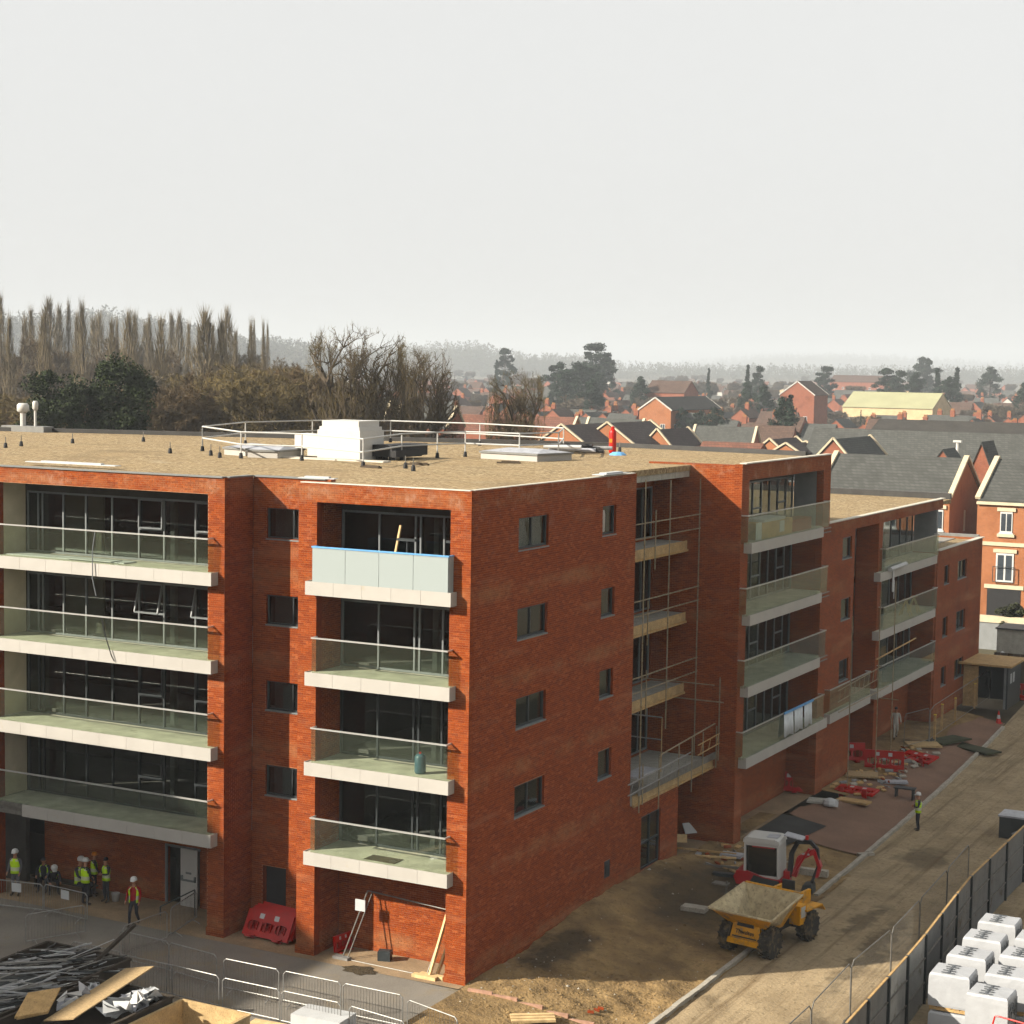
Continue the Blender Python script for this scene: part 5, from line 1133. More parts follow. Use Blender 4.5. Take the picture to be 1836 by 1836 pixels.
for k, (p, L, W, rz, m, lab) in enumerate((((1545, 1392), 1.6, 1.2, .3, 'osb', 'brown board on bricks beyond the wing'), ((1655, 1338), 1.8, 1.3, .5, 'plywood', 'plywood sheet lying by the far mesh fence'), ((1475, 1440), 1.4, .9, .2, 'concrete', 'grey slab stack by the wing corner'), ((1530, 1440), 1.6, .7, -.1, 'timber', 'brown timber sheet on the debris by the wing'), ((1600, 1405), 1.5, .6, .4, 'sheet_grey', 'grey sheeting at the edge of the block paving'), ((1700, 1330), 2.6, 1.3, 1.2, 'hedge', 'green tarpaulin lying over the paving edge, rear half'), ((1745, 1345), 3.0, 1.2, -.5, 'hedge', 'green tarpaulin lying across the block paving, front half'), ((1640, 1365), 3.4, .5, 1.25, 'galv_dull', 'grey channel lying beside the block paving'), ((1490, 1310), 1.2, .5, .2, 'dirty_grey', 'grey offcut at the foot of the wing pillar'))): board(p, L, W, .08, rz, m, lab, dz=.06)
t = thing('trolley', 'small dark trestle on the block paving left of the lone worker', 'trestle', gp(1622, 1432)); part('top', B(-.5, .5, -.25, .25, .5, .56), 'frame_dark', t)
for x in (-.42, .42): part('leg', B(x-.03, x+.03, -.2, .2, 0, .5), 'frame_dark', t)
q = gp(1446, 1418); t = thing('yellow_crate', 'small yellow crate beside the debris under the wing', 'crate', q, .2); part('base', B(-.2, .2, -.15, .15, .02, .06), 'yellow_plastic', t)
for x0, x1, y0, y1 in ((-.2, .2, -.17, -.14), (-.2, .2, .14, .17), (-.22, -.19, -.16, .16), (.19, .22, -.16, .16)): part('side', B(x0, x1, y0, y1, .02, .3), 'yellow_plastic', t)
for k in range(34):
    pass
mb = MB()
for k in range(160):
    x = r2.uniform(1.3, 3.4); y = r2.uniform(33.5, 46) if k > 50 else r2.uniform(17.5, 21); 
    if k <= 50: x = r2.uniform(.3, 3.5)
    s = r2.uniform(.05, .22); an = r2.uniform(0, PI); mb.obox((x, y, hgt(x)+.12+.03*s), (s*math.cos(an), s*math.sin(an), 0), (-s*.5*math.sin(an), s*.5*math.cos(an), .02), (0, 0, .03), r2.choice((0, 1, 2, 2, 3)))
o = part('rubble', mb, ['kerb', 'brick_reveal', 'timber', 'dirty_grey'], kind='stuff'); tag(o, 'small rubble, brick bits and timber ends littering the ground by the wing', 'rubble')
t = thing('traffic_cone', 'red and white traffic cone at the end of the paved path', 'cone', gp(1790, 1297)); part('base', B(-.2, .2, -.2, .2, 0, .04), 'gas_red', t); part('cone', MB().lathe([(.16, .04), (.115, .3)], 14), 'gas_red', t); part('sleeve', MB().lathe([(.115, .3), (.075, .52)], 14), 'sheet_white', t); part('tip', MB().lathe([(.075, .52), (.03, .75)], 14), 'gas_red', t)
# posts along the far fence
for k, p in enumerate(((1675, 1330), (1688, 1310), (1712, 1298), (1747, 1270))):
    q = gp(*p); t = thing('marker_post', 'yellow timber post by the far mesh fence, %s from left' % ORD[k], 'post', q, .1*k, 'yellow posts by the far fence'); part('shaft', B(-.06, .06, -.06, .06, 0, 1.5), 'timber', t); part('cap', B(-.07, .07, -.07, .07, 1.5, 1.54), 'yellow_plastic', t)
# entrance shelter and site cabins at the far end -------------------------------------------
q = gp(1702, 1262)
t = thing('entrance_shelter', 'dark entrance shelter with flat brown roof at the far corner of the block', 'shelter', (1.05, 60.2, -.1))
part('side_wall', B(2.6, 2.7, 0, 3.4, 0, 2.6), 'frame_dark', t); part('ply_wall', B(0, .9, -.02, .06, 0, 2.5), 'timber', t); part('back_wall', B(0, 2.6, 3.3, 3.4, 0, 2.6), 'frame_dark', t); part('roof', B(-.5, 3.0, -.5, 3.6, 2.62, 2.74), 'timber', t); part('post', B(2.45, 2.6, 0, .12, 0, 2.6), 'frame_grey', t)
for y in (.6, 1.3): part('notice', B(2.705, 2.715, y, y+.4, 1.5, 2.1), 'sheet_white', t)
t = thing('site_cabin', 'grey site cabin behind the entrance shelter', 'cabin', (.5, 71, -.62)); part('body', MB().box(0, 5, 0, 2.5, .1, 3.9), 'concrete', t); part('roof', B(-.1, 5.1, -.1, 2.6, 3.91, 4.0), 'frame_dark', t); part('door', B(.8, 1.7, -.04, -.002, .2, 2.2), 'render_grey', t); part('notice', B(2.2, 2.9, -.05, -.04, 3.0, 3.4), 'sheet_white', t)
t = thing('brown_panel_fence', 'brown timber panel fence beside the site cabin', 'fence', (1.4, 66.5, -.6))
for k in range(6): part('board', B(k*.42, k*.42+.4, 0, .04, 0, 3.0), 'bark', t)
t = thing('hoarding_panel', 'tall grey sheet hoarding at the far end of the road', 'hoarding', (5.2, 69.5, -.62), -.25)
for k in range(9): part('sheet', MB().box(k*1.2, k*1.2+1.18, 0, .05, 0, 3.2), 'render_grey', t)
# ------------------------------------------------------------------ the block next door, out of frame to the left, whose shade falls on the forecourt
NB = thing('apartment_building', 'tall brick block standing to the left of the forecourt', 'building', (0, 0, 0))
part('wall', B(-85, -37.05, -70, -25, -.5, 24.2), 'brick_wall', NB); part('roof', B(-85.2, -36.95, -70.2, -24.9, 24.2, 24.45), 'coping', NB)
for k in range(7):
    for j in range(4): part('window', B(-80+j*11, -77+j*11, -24.99, -24.95, 1+k*3.1, 2.6+k*3.1), 'far_pane', NB)
# ------------------------------------------------------------------ houses
GZ = -.72
WF = MB().box(-.5, .5, -.05, .04, 0, 1).box(-.58, .58, -.09, .04, -.08, -.002).mesh('window', 'window_white')
WP = MB().box(-.42, -.04, -.062, -.052, .08, .92).box(.04, .42, -.062, -.052, .08, .92).mesh('pane', 'far_pane')
WD = MB().box(-.5, .5, -.05, .04, 0, 1).mesh('window', 'far_pane')
def win(parent, p, w_, h, face, simple=False):
    rz = 0 if face == 'front' else PI/2
    o = link('window', WF if not simple else WD, parent, p, (0, 0, rz), (w_, 1, h))
    if not simple: link('pane', WP, o)
def chimney(t, rf, x, y, z0, z1, s=.45, pots=3, m='brick_far'):
    c = part('chimney', MB().box(x-s, x+s, y-s*.8, y+s*.8, z0, z1).box(x-s-.08, x+s+.08, y-s*.8-.08, y+s*.8+.08, z1-.35, z1-.15), m, rf)
def house(lab, P, axis, L, hw, drop, wallm='brick_far', roofm='slate', coping=None, chim=(), wins=2, storeys=2, group='houses of the town', name='house', over=.3, barge=None, right=0):
    P = np.array(P, float); t = thing(name, lab, 'house', (P[0], P[1], GZ), 0, group)
    rz = P[2]-GZ; ez = rz-drop; k = drop/hw
    T = .16
    prof_w = [(-hw, 0), (hw, 0), (hw, ez), (0, rz-.06), (-hw, ez)]
    prof_r = [(-hw-over, ez-over*k), (0, rz), (hw+over, ez-over*k), (hw+over, ez-over*k+T), (0, rz+T*1.1), (-hw-over, ez-over*k+T)]
    if axis == 'X':
        part('wall', MB().prism(prof_w, 0, 0, L), wallm, t); rf = part('roof', MB().prism(prof_r, 0, -.15 if not coping else .02, L+.15 if not coping else L-.02), roofm, t)
        ends = (0, L)
    else:
        part('wall', MB().prism([(x, z) for x, z in prof_w], 1, 0, L), wallm, t); rf = part('roof', MB().prism(prof_r, 1, -.15 if not coping else .02, L+.15 if not coping else L-.02), roofm, t)
        ends = (0, L)
    if coping:
        for e in ends:
            for s in (-1, 1):
                a, b = (e, s*(hw+over), ez-over*k+T+.12), (e, 0, rz+T+.16)
                if axis == 'Y': a, b = (a[1], a[0], a[2]), (b[1], b[0], b[2])
                part('coping', MB().bar(a, b, .42, .22), coping, rf)
    if barge:
        for e in (ends[0]-.17, ends[1]+.17):
            for s in (-1, 1):
                a, b = (e, s*(hw+over), ez-over*k+.05), (e, 0, rz+.05)
                if axis == 'Y': a, b = (a[1], a[0], a[2]), (b[1], b[0], b[2])
                part('bargeboard', MB().bar(a, b, .06, .32), barge, rf)
    for (f, up) in chim:
        x, y = (f*L, 0) if axis == 'X' else (0, f*L)
        c = part('chimney', MB().box(x-.55, x+.55, y-.42, y+.42, rz-1.0, rz+up).box(x-.63, x+.63, y-.5, y+.5, rz+up-.3, rz+up-.12), wallm if wallm.startswith('brick') else 'brick_far', rf)
        part('chimney_pots', MB().lathe([(.14, rz+up), (.12, rz+up+.5)], 7, (x-.32, y, 0)).lathe([(.14, rz+up), (.12, rz+up+.5)], 7, (x, y, 0)).lathe([(.14, rz+up), (.12, rz+up+.45)], 7, (x+.32, y, 0)), 'chimney_pot', rf)
    if wins:
        for s in range(storeys):
            z = 1.0+s*2.7
            if z+1.3 > ez+(.8 if axis == 'Y' else 0): break
            for i in range(wins):
                if axis == 'X': win(t, ((i+.5)*L/wins, -hw-.01, z), min(1.3, L/wins*.45), 1.35, 'front')
                else: win(t, ((i+.5)*2*hw/wins-hw, -.01, z), min(1.2, 2*hw/wins*.5), 1.35, 'front')
            for i in range(right):
                if axis == 'X': win(t, (L+.01, (i+.5)*2*hw/right-hw, z), 1.1, 1.3, 'right')
                else: win(t, (hw+.01, (i+.5)*L/right, z), 1.1, 1.3, 'right')
    return t, rf, rz, ez
def roof_from_px(axis, apex, dep, end, eave):
    P = at(*apex, dep)
    if axis == 'Y': L = onX(P[0], *end)[1]-P[1]; e = onY(P[1], *eave); hw = e[0]-P[0]
    else:
        L = P[0]-onY(P[1], *end)[0]; e = onX(P[0], *eave); hw = P[1]-e[1]; P = P-np.array((L, 0, 0))
    return P, L, hw, P[2]-e[2]
# town houses beyond the lower range
def townhouse(lab, apex, dep, end, eave, bays):
    P, L, hw, drop = roof_from_px('X', apex, dep, end, eave); L = max(6, L)
    t, rf, rz, ez = house(lab, P, 'X', L, hw, drop, 'brick_townhouse', 'slate', 'stone_cream', wins=0, group='new brick town houses', name='town_house', over=.05)
    return P, L, hw, t, rf, rz, ez
P = at(1788, 826, 156); e = onX(P[0], 1753, 898); hw = P[1]-e[1]; drop = P[2]-e[2]
t, rf, rz, ez = house('orange brick town house with garage and white french window at right edge', P, 'X', 16, hw, drop, 'brick_townhouse', 'slate', 'stone_cream', wins=0, group='new brick town houses', name='town_house', over=.05)
fy = -hw-.01
part('string_course', B(-.02, 16, fy-.1, fy+.02, ez-3.6, ez-3.3), 'stone_cream', t); part('eaves_band', B(-.03, 16, fy-.25, fy+.02, ez-.25, ez-.02), 'stone_cream', t)
for x in (2.4, 7.2, 12): 
    win(t, (x, fy, ez-2.5), 1.0, 1.7, 'front'); part('lintel', B(x-.75, x+.75, fy-.12, fy+.02, ez-.75, ez-.45), 'stone_cream', t); part('sill', B(x-.7, x+.7, fy-.16, fy+.02, ez-2.85, ez-2.6), 'stone_cream', t)
    d = part('french_window', B(x-.72, x+.72, fy-.06, fy+.02, ez-6.6, ez-4.2), 'window_white', t); part('pane', MB().box(x-.58, x-.08, fy-.075, fy-.062, ez-6.4, ez-4.35).box(x+.08, x+.58, fy-.075, fy-.062, ez-6.4, ez-4.35), 'far_pane', d); part('lintel', B(x-.95, x+.95, fy-.12, fy+.02, ez-4.15, ez-3.85), 'stone_cream', t)
    part('balconet', MB().bar((x-.9, fy-.25, ez-5.3), (x+.9, fy-.25, ez-5.3), .05).bar((x-.9, fy-.25, ez-6.55), (x+.9, fy-.25, ez-6.55), .05).bar((x-.9, fy-.25, ez-6.5), (x-.9, fy-.25, ez-5.3), .05).bar((x+.9, fy-.25, ez-6.5), (x+.9, fy-.25, ez-5.3), .05), 'frame_dark', t)
for x in (2.4, 9.5):
    part('garage_door', B(x-1.35, x+1.35, fy-.04, fy+.02, .3, ez-7.15), 'black', t); part('garage_lintel', B(x-1.6, x+1.6, fy-.12, fy+.02, ez-7.12, ez-6.8), 'stone_cream', t)
P = at(1733.4, 825, 157); e = onX(P[0], 1703, 895.8); hw = P[1]-e[1]; drop = P[2]-e[2]; L = P[0]-onY(P[1], 1500, 815)[0]
t, rf, rz, ez = house('brick town house with slate roof and cream gable copings behind the lower range', P-[L, 0, 0], 'X', L, hw, drop, 'brick_townhouse', 'slate', 'stone_cream', wins=0, group='new brick town houses', name='town_house', over=.05)
for x in (L-1.0, L-5): win(t, (x, -hw-.01, ez-2.6), 1.0, 1.7, 'front'); part('lintel', B(x-.75, x+.75, -hw-.13, -hw+.02, ez-.8, ez-.5), 'stone_cream', t)
part('eaves_band', B(0, L+.03, -hw-.2, -hw+.02, ez-.25, ez-.02), 'stone_cream', t)
part('blocked_window', MB().box(L, L+.05, -.4, .0, ez-3, ez-1.2), 'stone_cream', t)
# planter ledge with shrubs in front of the town house
t = thing('forecourt_wall', 'cream forecourt wall below the town house garage', 'wall', (at(1735, 1112, 140)[0], at(1735, 1112, 140)[1], 0)); zc = at(1745, 1101, 140)[2]; part('wall', B(-1, 12, 0, .3, GZ, zc-.5), 'render_grey', t); part('cap', B(-1.1, 12.1, -.08, .38, zc-.5, zc), 'stone_cream', t)
# mid-distance roofs: (label, axis, apex, depth, ridge end, eave point, wall, roof)
ROOFS = [
 ('orange gable house with purple slate roof, left of the red gas bottle', 'Y', (1006.8, 764.3), 255, (1089, 766), (1044.7, 795), 'brick_townhouse', 'slate_purple'),
 ('purple slate roof with cream coping right of the red gas bottle', 'Y', (1089, 760.4), 262, (1166, 771), (1137.5, 800), 'brick_townhouse', 'slate_purple'),
 ('purple slate roof between twin cream copings above the roof edge', 'Y', (1178, 772), 268, (1234, 767), (1203, 802), 'brick_townhouse', 'slate_purple'),
 ('grey slate house with tall cream coping behind the gas bottle', 'X', (1155, 754), 300, (1056, 756), (1147, 785), 'brick_townhouse', 'slate'),
 ('red tiled house with cream copings behind the left purple roof', 'X', (1035, 750), 320, (930, 752), (1026, 773), 'brick_townhouse', 'tile_red'),
 ('grey slate roof behind the twin cream copings', 'X', (1357, 768), 300, (1247, 767), (1352, 802), 'brick_far', 'slate'),
 ('low red tiled roof along the far parapet', 'X', (1368, 797), 240, (1262, 795), (1362, 815), 'brick_far', 'tile_red'),
 ('small orange gable above the wing roof, left one', 'Y', (1380, 790), 250, (1428, 788), (1394, 812), 'brick_townhouse', 'slate_purple'),
 ('small orange gable above the wing roof, right one', 'Y', (1409, 798), 240, (1445, 797), (1424, 815), 'brick_townhouse', 'slate_purple'),
 ('dark brown roofed house with cream coping behind the wing corner', 'Y', (1494, 790), 215, (1560, 800), (1524, 826), 'brick_far', 'slate'),
 ('long grey slate roof behind the town houses', 'X', (1900, 783), 232, (1462, 773), (1880, 850), 'brick_far', 'slate'),
 ('long dark tiled roof beyond the slate roofs', 'X', (1900, 762), 300, (1578, 762), (1885, 788), 'brick_far', 'roof_dark'),
 ('brown roofed house left of the dark conifer', 'X', (1425, 766), 320, (1360, 766), (1418, 800), 'brick_far', 'tile_brown'),
 ('slate house with cream verge below the two bare trees, left', 'X', (702, 722), 240, (640, 722), (690, 760), 'brick_far', 'slate'),
 ('slate house with cream verges below the two bare trees, right', 'X', (818, 732), 245, (720, 730), (802, 768), 'brick_far', 'slate'),
 ('red tiled roof right of the second bare tree', 'X', (940, 748), 270, (832, 750), (930, 775), 'brick_far', 'tile_red'),
]
for lab, ax, ap, dep, en, ev, wm, rm in ROOFS:
    P, L, hw, drop = roof_from_px(ax, ap, dep, en, ev)
    house(lab, P, ax, max(L, 5), max(hw, 2), max(drop, 1.2), wm, rm, 'stone_cream' if 'cream' in lab or 'orange' in lab else None, wins=2, storeys=3, group='roofs beyond the block', over=.1)
# pointed red gables rising between the town houses
for lab, px, d in (('pointed red brick gable between the two town houses', (1760, 795), 190), ('small red dormer gable on the long slate roof', (1690, 808), 200)):
    P = at(*px, d); k = 2.2 if d == 190 else 1.6
    t, rf, rz, ez = house(lab, P, 'Y', 5, k, k*2.6 if d == 190 else 2.2, 'brick_far', 'slate', None, wins=1, storeys=3, group='roofs beyond the block', over=.05)
t = thing('roof_vent', 'white roof vent on the long slate roof', 'vent', at(1717, 796, 226)); part('pipe', MB().cyl((0, 0, -1.2), (0, 0, .2), .2), 'white_paint', t); part('cap', B(-.5, .5, -.3, .3, .2, .45), 'white_paint', t)
# further town -----------------------------------------------------------------------------
rt = random.Random(11)
def far_at(px, D, z): 
    d = ray(px, 700); P = CAM+d*(D/1.0); return np.array((P[0], P[1], z))
P, L, hw, drop = roof_from_px('Y', (1430, 684), 520, (1450, 690), (1460, 708)); house('red gable end house with white bargeboards in mid town', P, 'Y', 12, hw, drop, 'brick_far', 'tile_brown', None, wins=2, storeys=3, barge='render_white')
P, L, hw, drop = roof_from_px('X', (1690, 706), 560, (1531, 703), (1672, 733)); house('large hall with pale yellow-green roof', P, 'X', L, hw, drop, 'render_yellow', 'roof_pale_green', None, wins=6, storeys=2)
P, L, hw, drop = roof_from_px('Y', (1175, 713), 430, (1265, 703), (1203, 735)); house('long dark roofed house with white bargeboards left of mid town', P, 'Y', min(L, 60), hw, drop, 'brick_townhouse', 'roof_dark', None, wins=2, storeys=3, barge='render_white', right=6)
P, L, hw, drop = roof_from_px('X', (1240, 684), 600, (1170, 684), (1252, 704)); house('brown roofed hall with white eaves in mid town', P, 'X', L, abs(hw), abs(drop), 'brick_far', 'tile_brown', None, wins=6)
P = far_at(1550, 1150, 17); t, rf, rz, ez = house('far pale red brick mill with arched parapet', P-[20, 0, 0], 'X', 40, 8, 4, 'brick_far', 'tile_brown', None, wins=7, storeys=4)
LABH = ['terraced red brick house with chimney pots, row at mid distance', 'small dark roofed brick house among trees of the town', 'far pale rendered house among trees', 'far brick house in the hazy town', 'hazy grey roofed house near the horizon']
def terr(px, D, n, axis, dx, where, wm='brick_far', rm='tile_brown', lab=0, step=5.4):
    P0 = far_at(px, D, 8.2)
    for i in range(n):
        P = P0+np.array((i*step if axis == 'Y' else i*(step+2), i*dx, rt.uniform(-1.0, 1.3))); hw = step/2-.15
        LL = 'brick terraced house, %s from left in row %s' % (ORD[i], where)
        if axis == 'Y': house(LL, P, 'Y', rt.uniform(8, 11), hw, hw*.85, wm, rt.choice((rm, 'slate', 'tile_brown')), None, chim=((rt.choice((.15, .5, .8)), rt.uniform(.7, 1.7)),) if rt.random() < .55 else (), wins=2, storeys=2, group='terraced rows of the town')
        else: house(LL, P, 'X', step+1.8, 4.2, 3.6, wm, rt.choice((rm, 'slate')), None, chim=((rt.choice((.03, .97)), rt.uniform(.8, 1.5)),) if rt.random() < .7 else (), wins=2, storeys=2, group='terraced rows of the town')
terr(962, 470, 8, 'Y', -1.5, 'above the gas bottle'); terr(975, 440, 6, 'X', 3, 'just above the roof guard rail', rm='slate'); terr(1060, 520, 5, 'Y', 0, 'below the dark evergreens'); terr(1500, 430, 7, 'Y', 4, 'before the pale green hall', rm='slate'); terr(1520, 470, 5, 'X', 2, 'touching the pale green hall', rm='slate'); terr(1335, 420, 6, 'X', 0, 'by the tall conifer'); terr(1660, 460, 7, 'X', 0, 'right of the pale green hall', rm='roof_dark'); terr(880, 540, 5, 'Y', 0, 'right of the bare trees'); terr(1290, 500, 4, 'Y', 2, 'left of the red gable'); terr(1740, 520, 4, 'Y', 0, 'near the right edge')
for i in range(170):
    D = 470*math.exp(rt.random()*1.45); px = rt.uniform(640, 1870); h = rt.uniform(6.5, 9.8); P = far_at(px, D, h); hw = rt.uniform(2.8, 4.4); k = rt.random()
    wm = 'brick_far' if k < .6 else ('render_white' if k < .85 else 'render_yellow'); lb = (1 if D < 700 else (3 if D < 1100 else 4)) if wm == 'brick_far' else 2
    if lb == 1 and wm != 'brick_far': lb = 2
    rm = rt.choice(('tile_brown', 'slate', 'tile_brown'))
    house(LABH[lb], P, rt.choice('XY'), rt.uniform(7, 14), hw, hw*rt.uniform(.75, 1.0), wm, rm, None, chim=((rt.choice((.05, .9)), 1.3),) if D < 900 else (), wins=2 if D < 900 else 0, storeys=2, group=LABH[lb])

for i in range(120):
    D = 650*math.exp(rt.random()*1.0); px = rt.uniform(620, 1870); h = rt.uniform(6.5, 10.5); P = far_at(px, D, h); hw = rt.uniform(2.6, 4.6); k = rt.random()
    wm = 'brick_far' if k < .5 else ('render_white' if k < .85 else 'render_yellow'); lb = (3 if D < 1100 else 4) if wm == 'brick_far' else 2
    house(LABH[lb], P, rt.choice('XXY'), rt.uniform(7, 15), hw, hw*rt.uniform(.75, 1.0), wm, rt.choice(('slate', 'tile_brown', 'slate', 'tile_red') if lb < 4 else ('slate',)), None, wins=0, group=LABH[lb])
# ------------------------------------------------------------------ trees
def tri_mesh(name, V, m):
    n = len(V)//3; me = bpy.data.meshes.new(name); me.vertices.add(len(V)); me.vertices.foreach_set('co', V.astype(np.float32).ravel())
    me.loops.add(n*3); me.loops.foreach_set('vertex_index', np.arange(n*3, dtype=np.int32)); me.polygons.add(n)
    me.polygons.foreach_set('loop_start', np.arange(0, n*3, 3, dtype=np.int32)); me.update(calc_edges=True); me.materials.append(MT[m]); return me
def slivers(p, d, L, w_, g):
    "thin tapering twigs: p points, d directions"
    n = len(p); r = g.normal(size=(n, 3)); s = np.cross(d, r); s /= np.linalg.norm(s, axis=1)[:, None]+1e-9
    V = np.empty((n, 3, 3)); V[:, 0] = p-s*w_[:, None]/2; V[:, 1] = p+s*w_[:, None]/2; V[:, 2] = p+d*L[:, None]; return V.reshape(-1, 3)
def bare_tree(seed, H, spread, trunk_h, r0, tw, levels=4, nt=2600, twm='twig_brown', bk='bark', twl=1.3):
    r = random.Random(seed); g = np.random.default_rng(seed); mb = MB(); ends = []
    def grow(p, d, L, rad, lv):
        n = 3; q = p
        for i in range(n):
            d = d+np.array((r.gauss(0, .12), r.gauss(0, .12), r.gauss(.03, .06))); d /= np.linalg.norm(d); q2 = q+d*L/n
            mb.cyl(q, q2, rad*(1-.22*i), rad*(1-.22*(i+1)), n=6 if lv < 2 else 4, cap=False)
            if lv >= 2: ends.append((q2, d))
            if lv >= 1 and i < n-1 and lv < levels:
                a_ = np.array((r.gauss(0, 1), r.gauss(0, 1), r.gauss(.25, .4))); a_ /= np.linalg.norm(a_); dd = d*.6+a_*.75; grow(q2, dd/np.linalg.norm(dd), L*r.uniform(.5, .7), rad*.5, lv+1)
            q = q2
        if lv < levels:
            for _ in range(r.choice((2, 3)) if lv else 4):
                a_ = np.array((r.gauss(0, 1)*spread, r.gauss(0, 1)*spread, r.gauss(.35, .4))); a_ /= np.linalg.norm(a_); dd = d*.65+a_*.8; grow(q, dd/np.linalg.norm(dd), L*r.uniform(.62, .82), rad*.55, lv+1)
        else: ends.append((q, d))
    grow(np.zeros(3), np.array((0, 0, 1.)), trunk_h, r0, 0)
    E = np.array([e[0] for e in ends]); Dd = np.array([e[1] for e in ends]); zmax = np.percentile(E[:, 2], 97); k = H/(zmax+twl*.6)
    i = g.integers(0, len(E), nt); p = E[i]*k+g.normal(size=(nt, 3))*.12; d = Dd[i]*.6+g.normal(size=(nt, 3))*.55+np.array((0, 0, .25)); d /= np.linalg.norm(d, axis=1)[:, None]
    def dome(q):
        "keep stray limbs inside a rounded crown"
        q = np.array(q, float); z = q[:, 2]; h0 = .8*H; over = np.clip(z-h0, 0, None); q[:, 2] = np.where(z > h0, h0+.2*H*(1-np.exp(-over/(.2*H))), z)
        rr = np.hypot(q[:, 0], q[:, 1])+1e-6; r1 = .24*H*np.clip(1.25-np.clip(q[:, 2]/H, 0, 1)*.55, .5, 1.2); rn = np.where(rr > r1, r1+.09*H*(1-np.exp(-(rr-r1)/(.09*H))), rr); q[:, 0] *= rn/rr; q[:, 1] *= rn/rr; return q
    mb.v = [tuple(v) for v in dome(np.array(mb.v)*k)]; p = dome(p)
    V = slivers(p, d, g.uniform(.5, 1.0, nt)*twl, np.full(nt, tw), g)
    return mb.mesh('trunk', bk), tri_mesh('crown', V, twm)
def poplar(seed, H, rad, nt=3400):
    g = np.random.default_rng(seed); mb = MB(); pts = [(g.normal()*.15, g.normal()*.15, H*k/6*.94) for k in range(7)]
    for a, b, r_ in zip(pts[:-1], pts[1:], (.38, .32, .26, .2, .14, .09)): mb.cyl(a, b, r_, r_*.75, n=6, cap=False)
    z = H*(.1+.9*g.random(nt)**.85); env = rad*np.clip(np.sin(np.clip((z/H-.04)/.96, 0, 1)**.8*PI)*.95+.05, .04, 1)
    a_ = g.random(nt)*2*PI; q = np.sqrt(g.random(nt))*env; p = np.stack([q*np.cos(a_), q*np.sin(a_), z-1.2], 1)
    d = np.stack([np.cos(a_)*.10+g.normal(size=nt)*.07, np.sin(a_)*.10+g.normal(size=nt)*.07, np.ones(nt)], 1); d /= np.linalg.norm(d, axis=1)[:, None]
    return mb.mesh('trunk', 'bark'), tri_mesh('crown', slivers(p, d, g.uniform(1.0, 3.0, nt), np.full(nt, .05), g), 'twig_poplar')
def leafy(seed, H, rad, z0, nclump, nleaf, size, m='needle', flat=.6, cone=False, bk='bark_dark'):
    r = random.Random(seed); g = np.random.default_rng(seed); mb = MB(); mb.cyl((0, 0, 0), (r.uniform(-.2, .2), 0, H*.85), rad*.07+.08, .06, n=7, cap=False); Vs = []
    for c in range(nclump):
        z = z0+(H-z0)*((c+.5)/nclump) if cone else r.uniform(z0, H); f = (z-z0)/(H-z0)
        env = rad*(1-f)*.95+.25 if cone else rad*math.sqrt(max(.04, 1-(2*f-.85)**2/1.35))
        a_ = r.uniform(0, 2*PI); q = env*(r.uniform(.3, .95) if not cone else r.uniform(.1, .8)); c0 = np.array((q*math.cos(a_), q*math.sin(a_), z)); cr = rad*r.uniform(.2, .36) if not cone else env*.5+.2
        mb.cyl((0, 0, z-cr*.6), c0, .07, .03, n=4, cap=False)
        p = g.normal(size=(nleaf, 3)); p /= np.linalg.norm(p, axis=1)[:, None]; p *= (g.random(nleaf)**.45)[:, None]*cr; p[:, 2] *= flat; p += c0
        d = g.normal(size=(nleaf, 3)); d[:, 2] *= .5; d /= np.linalg.norm(d, axis=1)[:, None]; Vs.append(slivers(p-d*size*.5, d, np.full(nleaf, size)*g.uniform(.7, 1.3, nleaf), np.full(nleaf, size*.6), g))
    return mb.mesh('trunk', bk), tri_mesh('crown', np.concatenate(Vs), m)
def tree(name, lab, cat, meshes, loc, s=1.0, rz=0, group=None):
    t = thing(name, lab, cat, loc, rz, group, s); link('trunk', meshes[0], t); link('crown', meshes[1], t); return t
def foot(px, D): 
    P = far_at(px, D, GZ); return P
def top_h(py, px, D): return at(px, py, D)[2]-GZ
rq = random.Random(3)
POP = [poplar(20+i, 26, 1.0+.15*i, 1400) for i in range(3)]
pops = [(4, 528), (22, 556), (40, 560), (60, 545), (78, 552), (92, 533), (104, 548), (119, 542), (134, 556), (149, 540), (166, 562), (182, 552), (198, 566), (214, 560), (231, 558), (246, 565), (258, 574), (272, 568), (287, 574), (303, 560), (320, 556), (338, 572), (352, 578), (366, 552), (380, 575), (394, 572), (410, 548), (424, 590), (447, 570), (458, 574), (470, 578), (480, 582)]
for i, (px, py) in enumerate(pops):
    px += rq.uniform(-5, 5); D = rq.uniform(250, 420); h = top_h(py+rq.uniform(-4, 10), px, D); s = h/26; w_ = s*rq.uniform(.7, 1.7)*(1.6 if i in (5, 23, 26) else (.6 if px > 440 else 1.05))
    tree('poplar_tree', 'tall slender bare poplar in the row on the left, %s from left' % (ORD[i] if i < 20 else '%d%s' % (i+1, {1: 'st', 2: 'nd', 3: 'rd'}.get((i+1) % 10, 'th'))), 'tree', POP[i % 3], foot(px, D), (w_, w_, s), rq.uniform(0, 6), 'tall bare poplars at left')
BT = [bare_tree(40+i, 18, 1.0, 3.2, .17, .055, 4, 16000, ('twig_brown', 'twig_olive', 'twig_brown', 'twig_grey')[i], 'bark', .62) for i in range(4)]
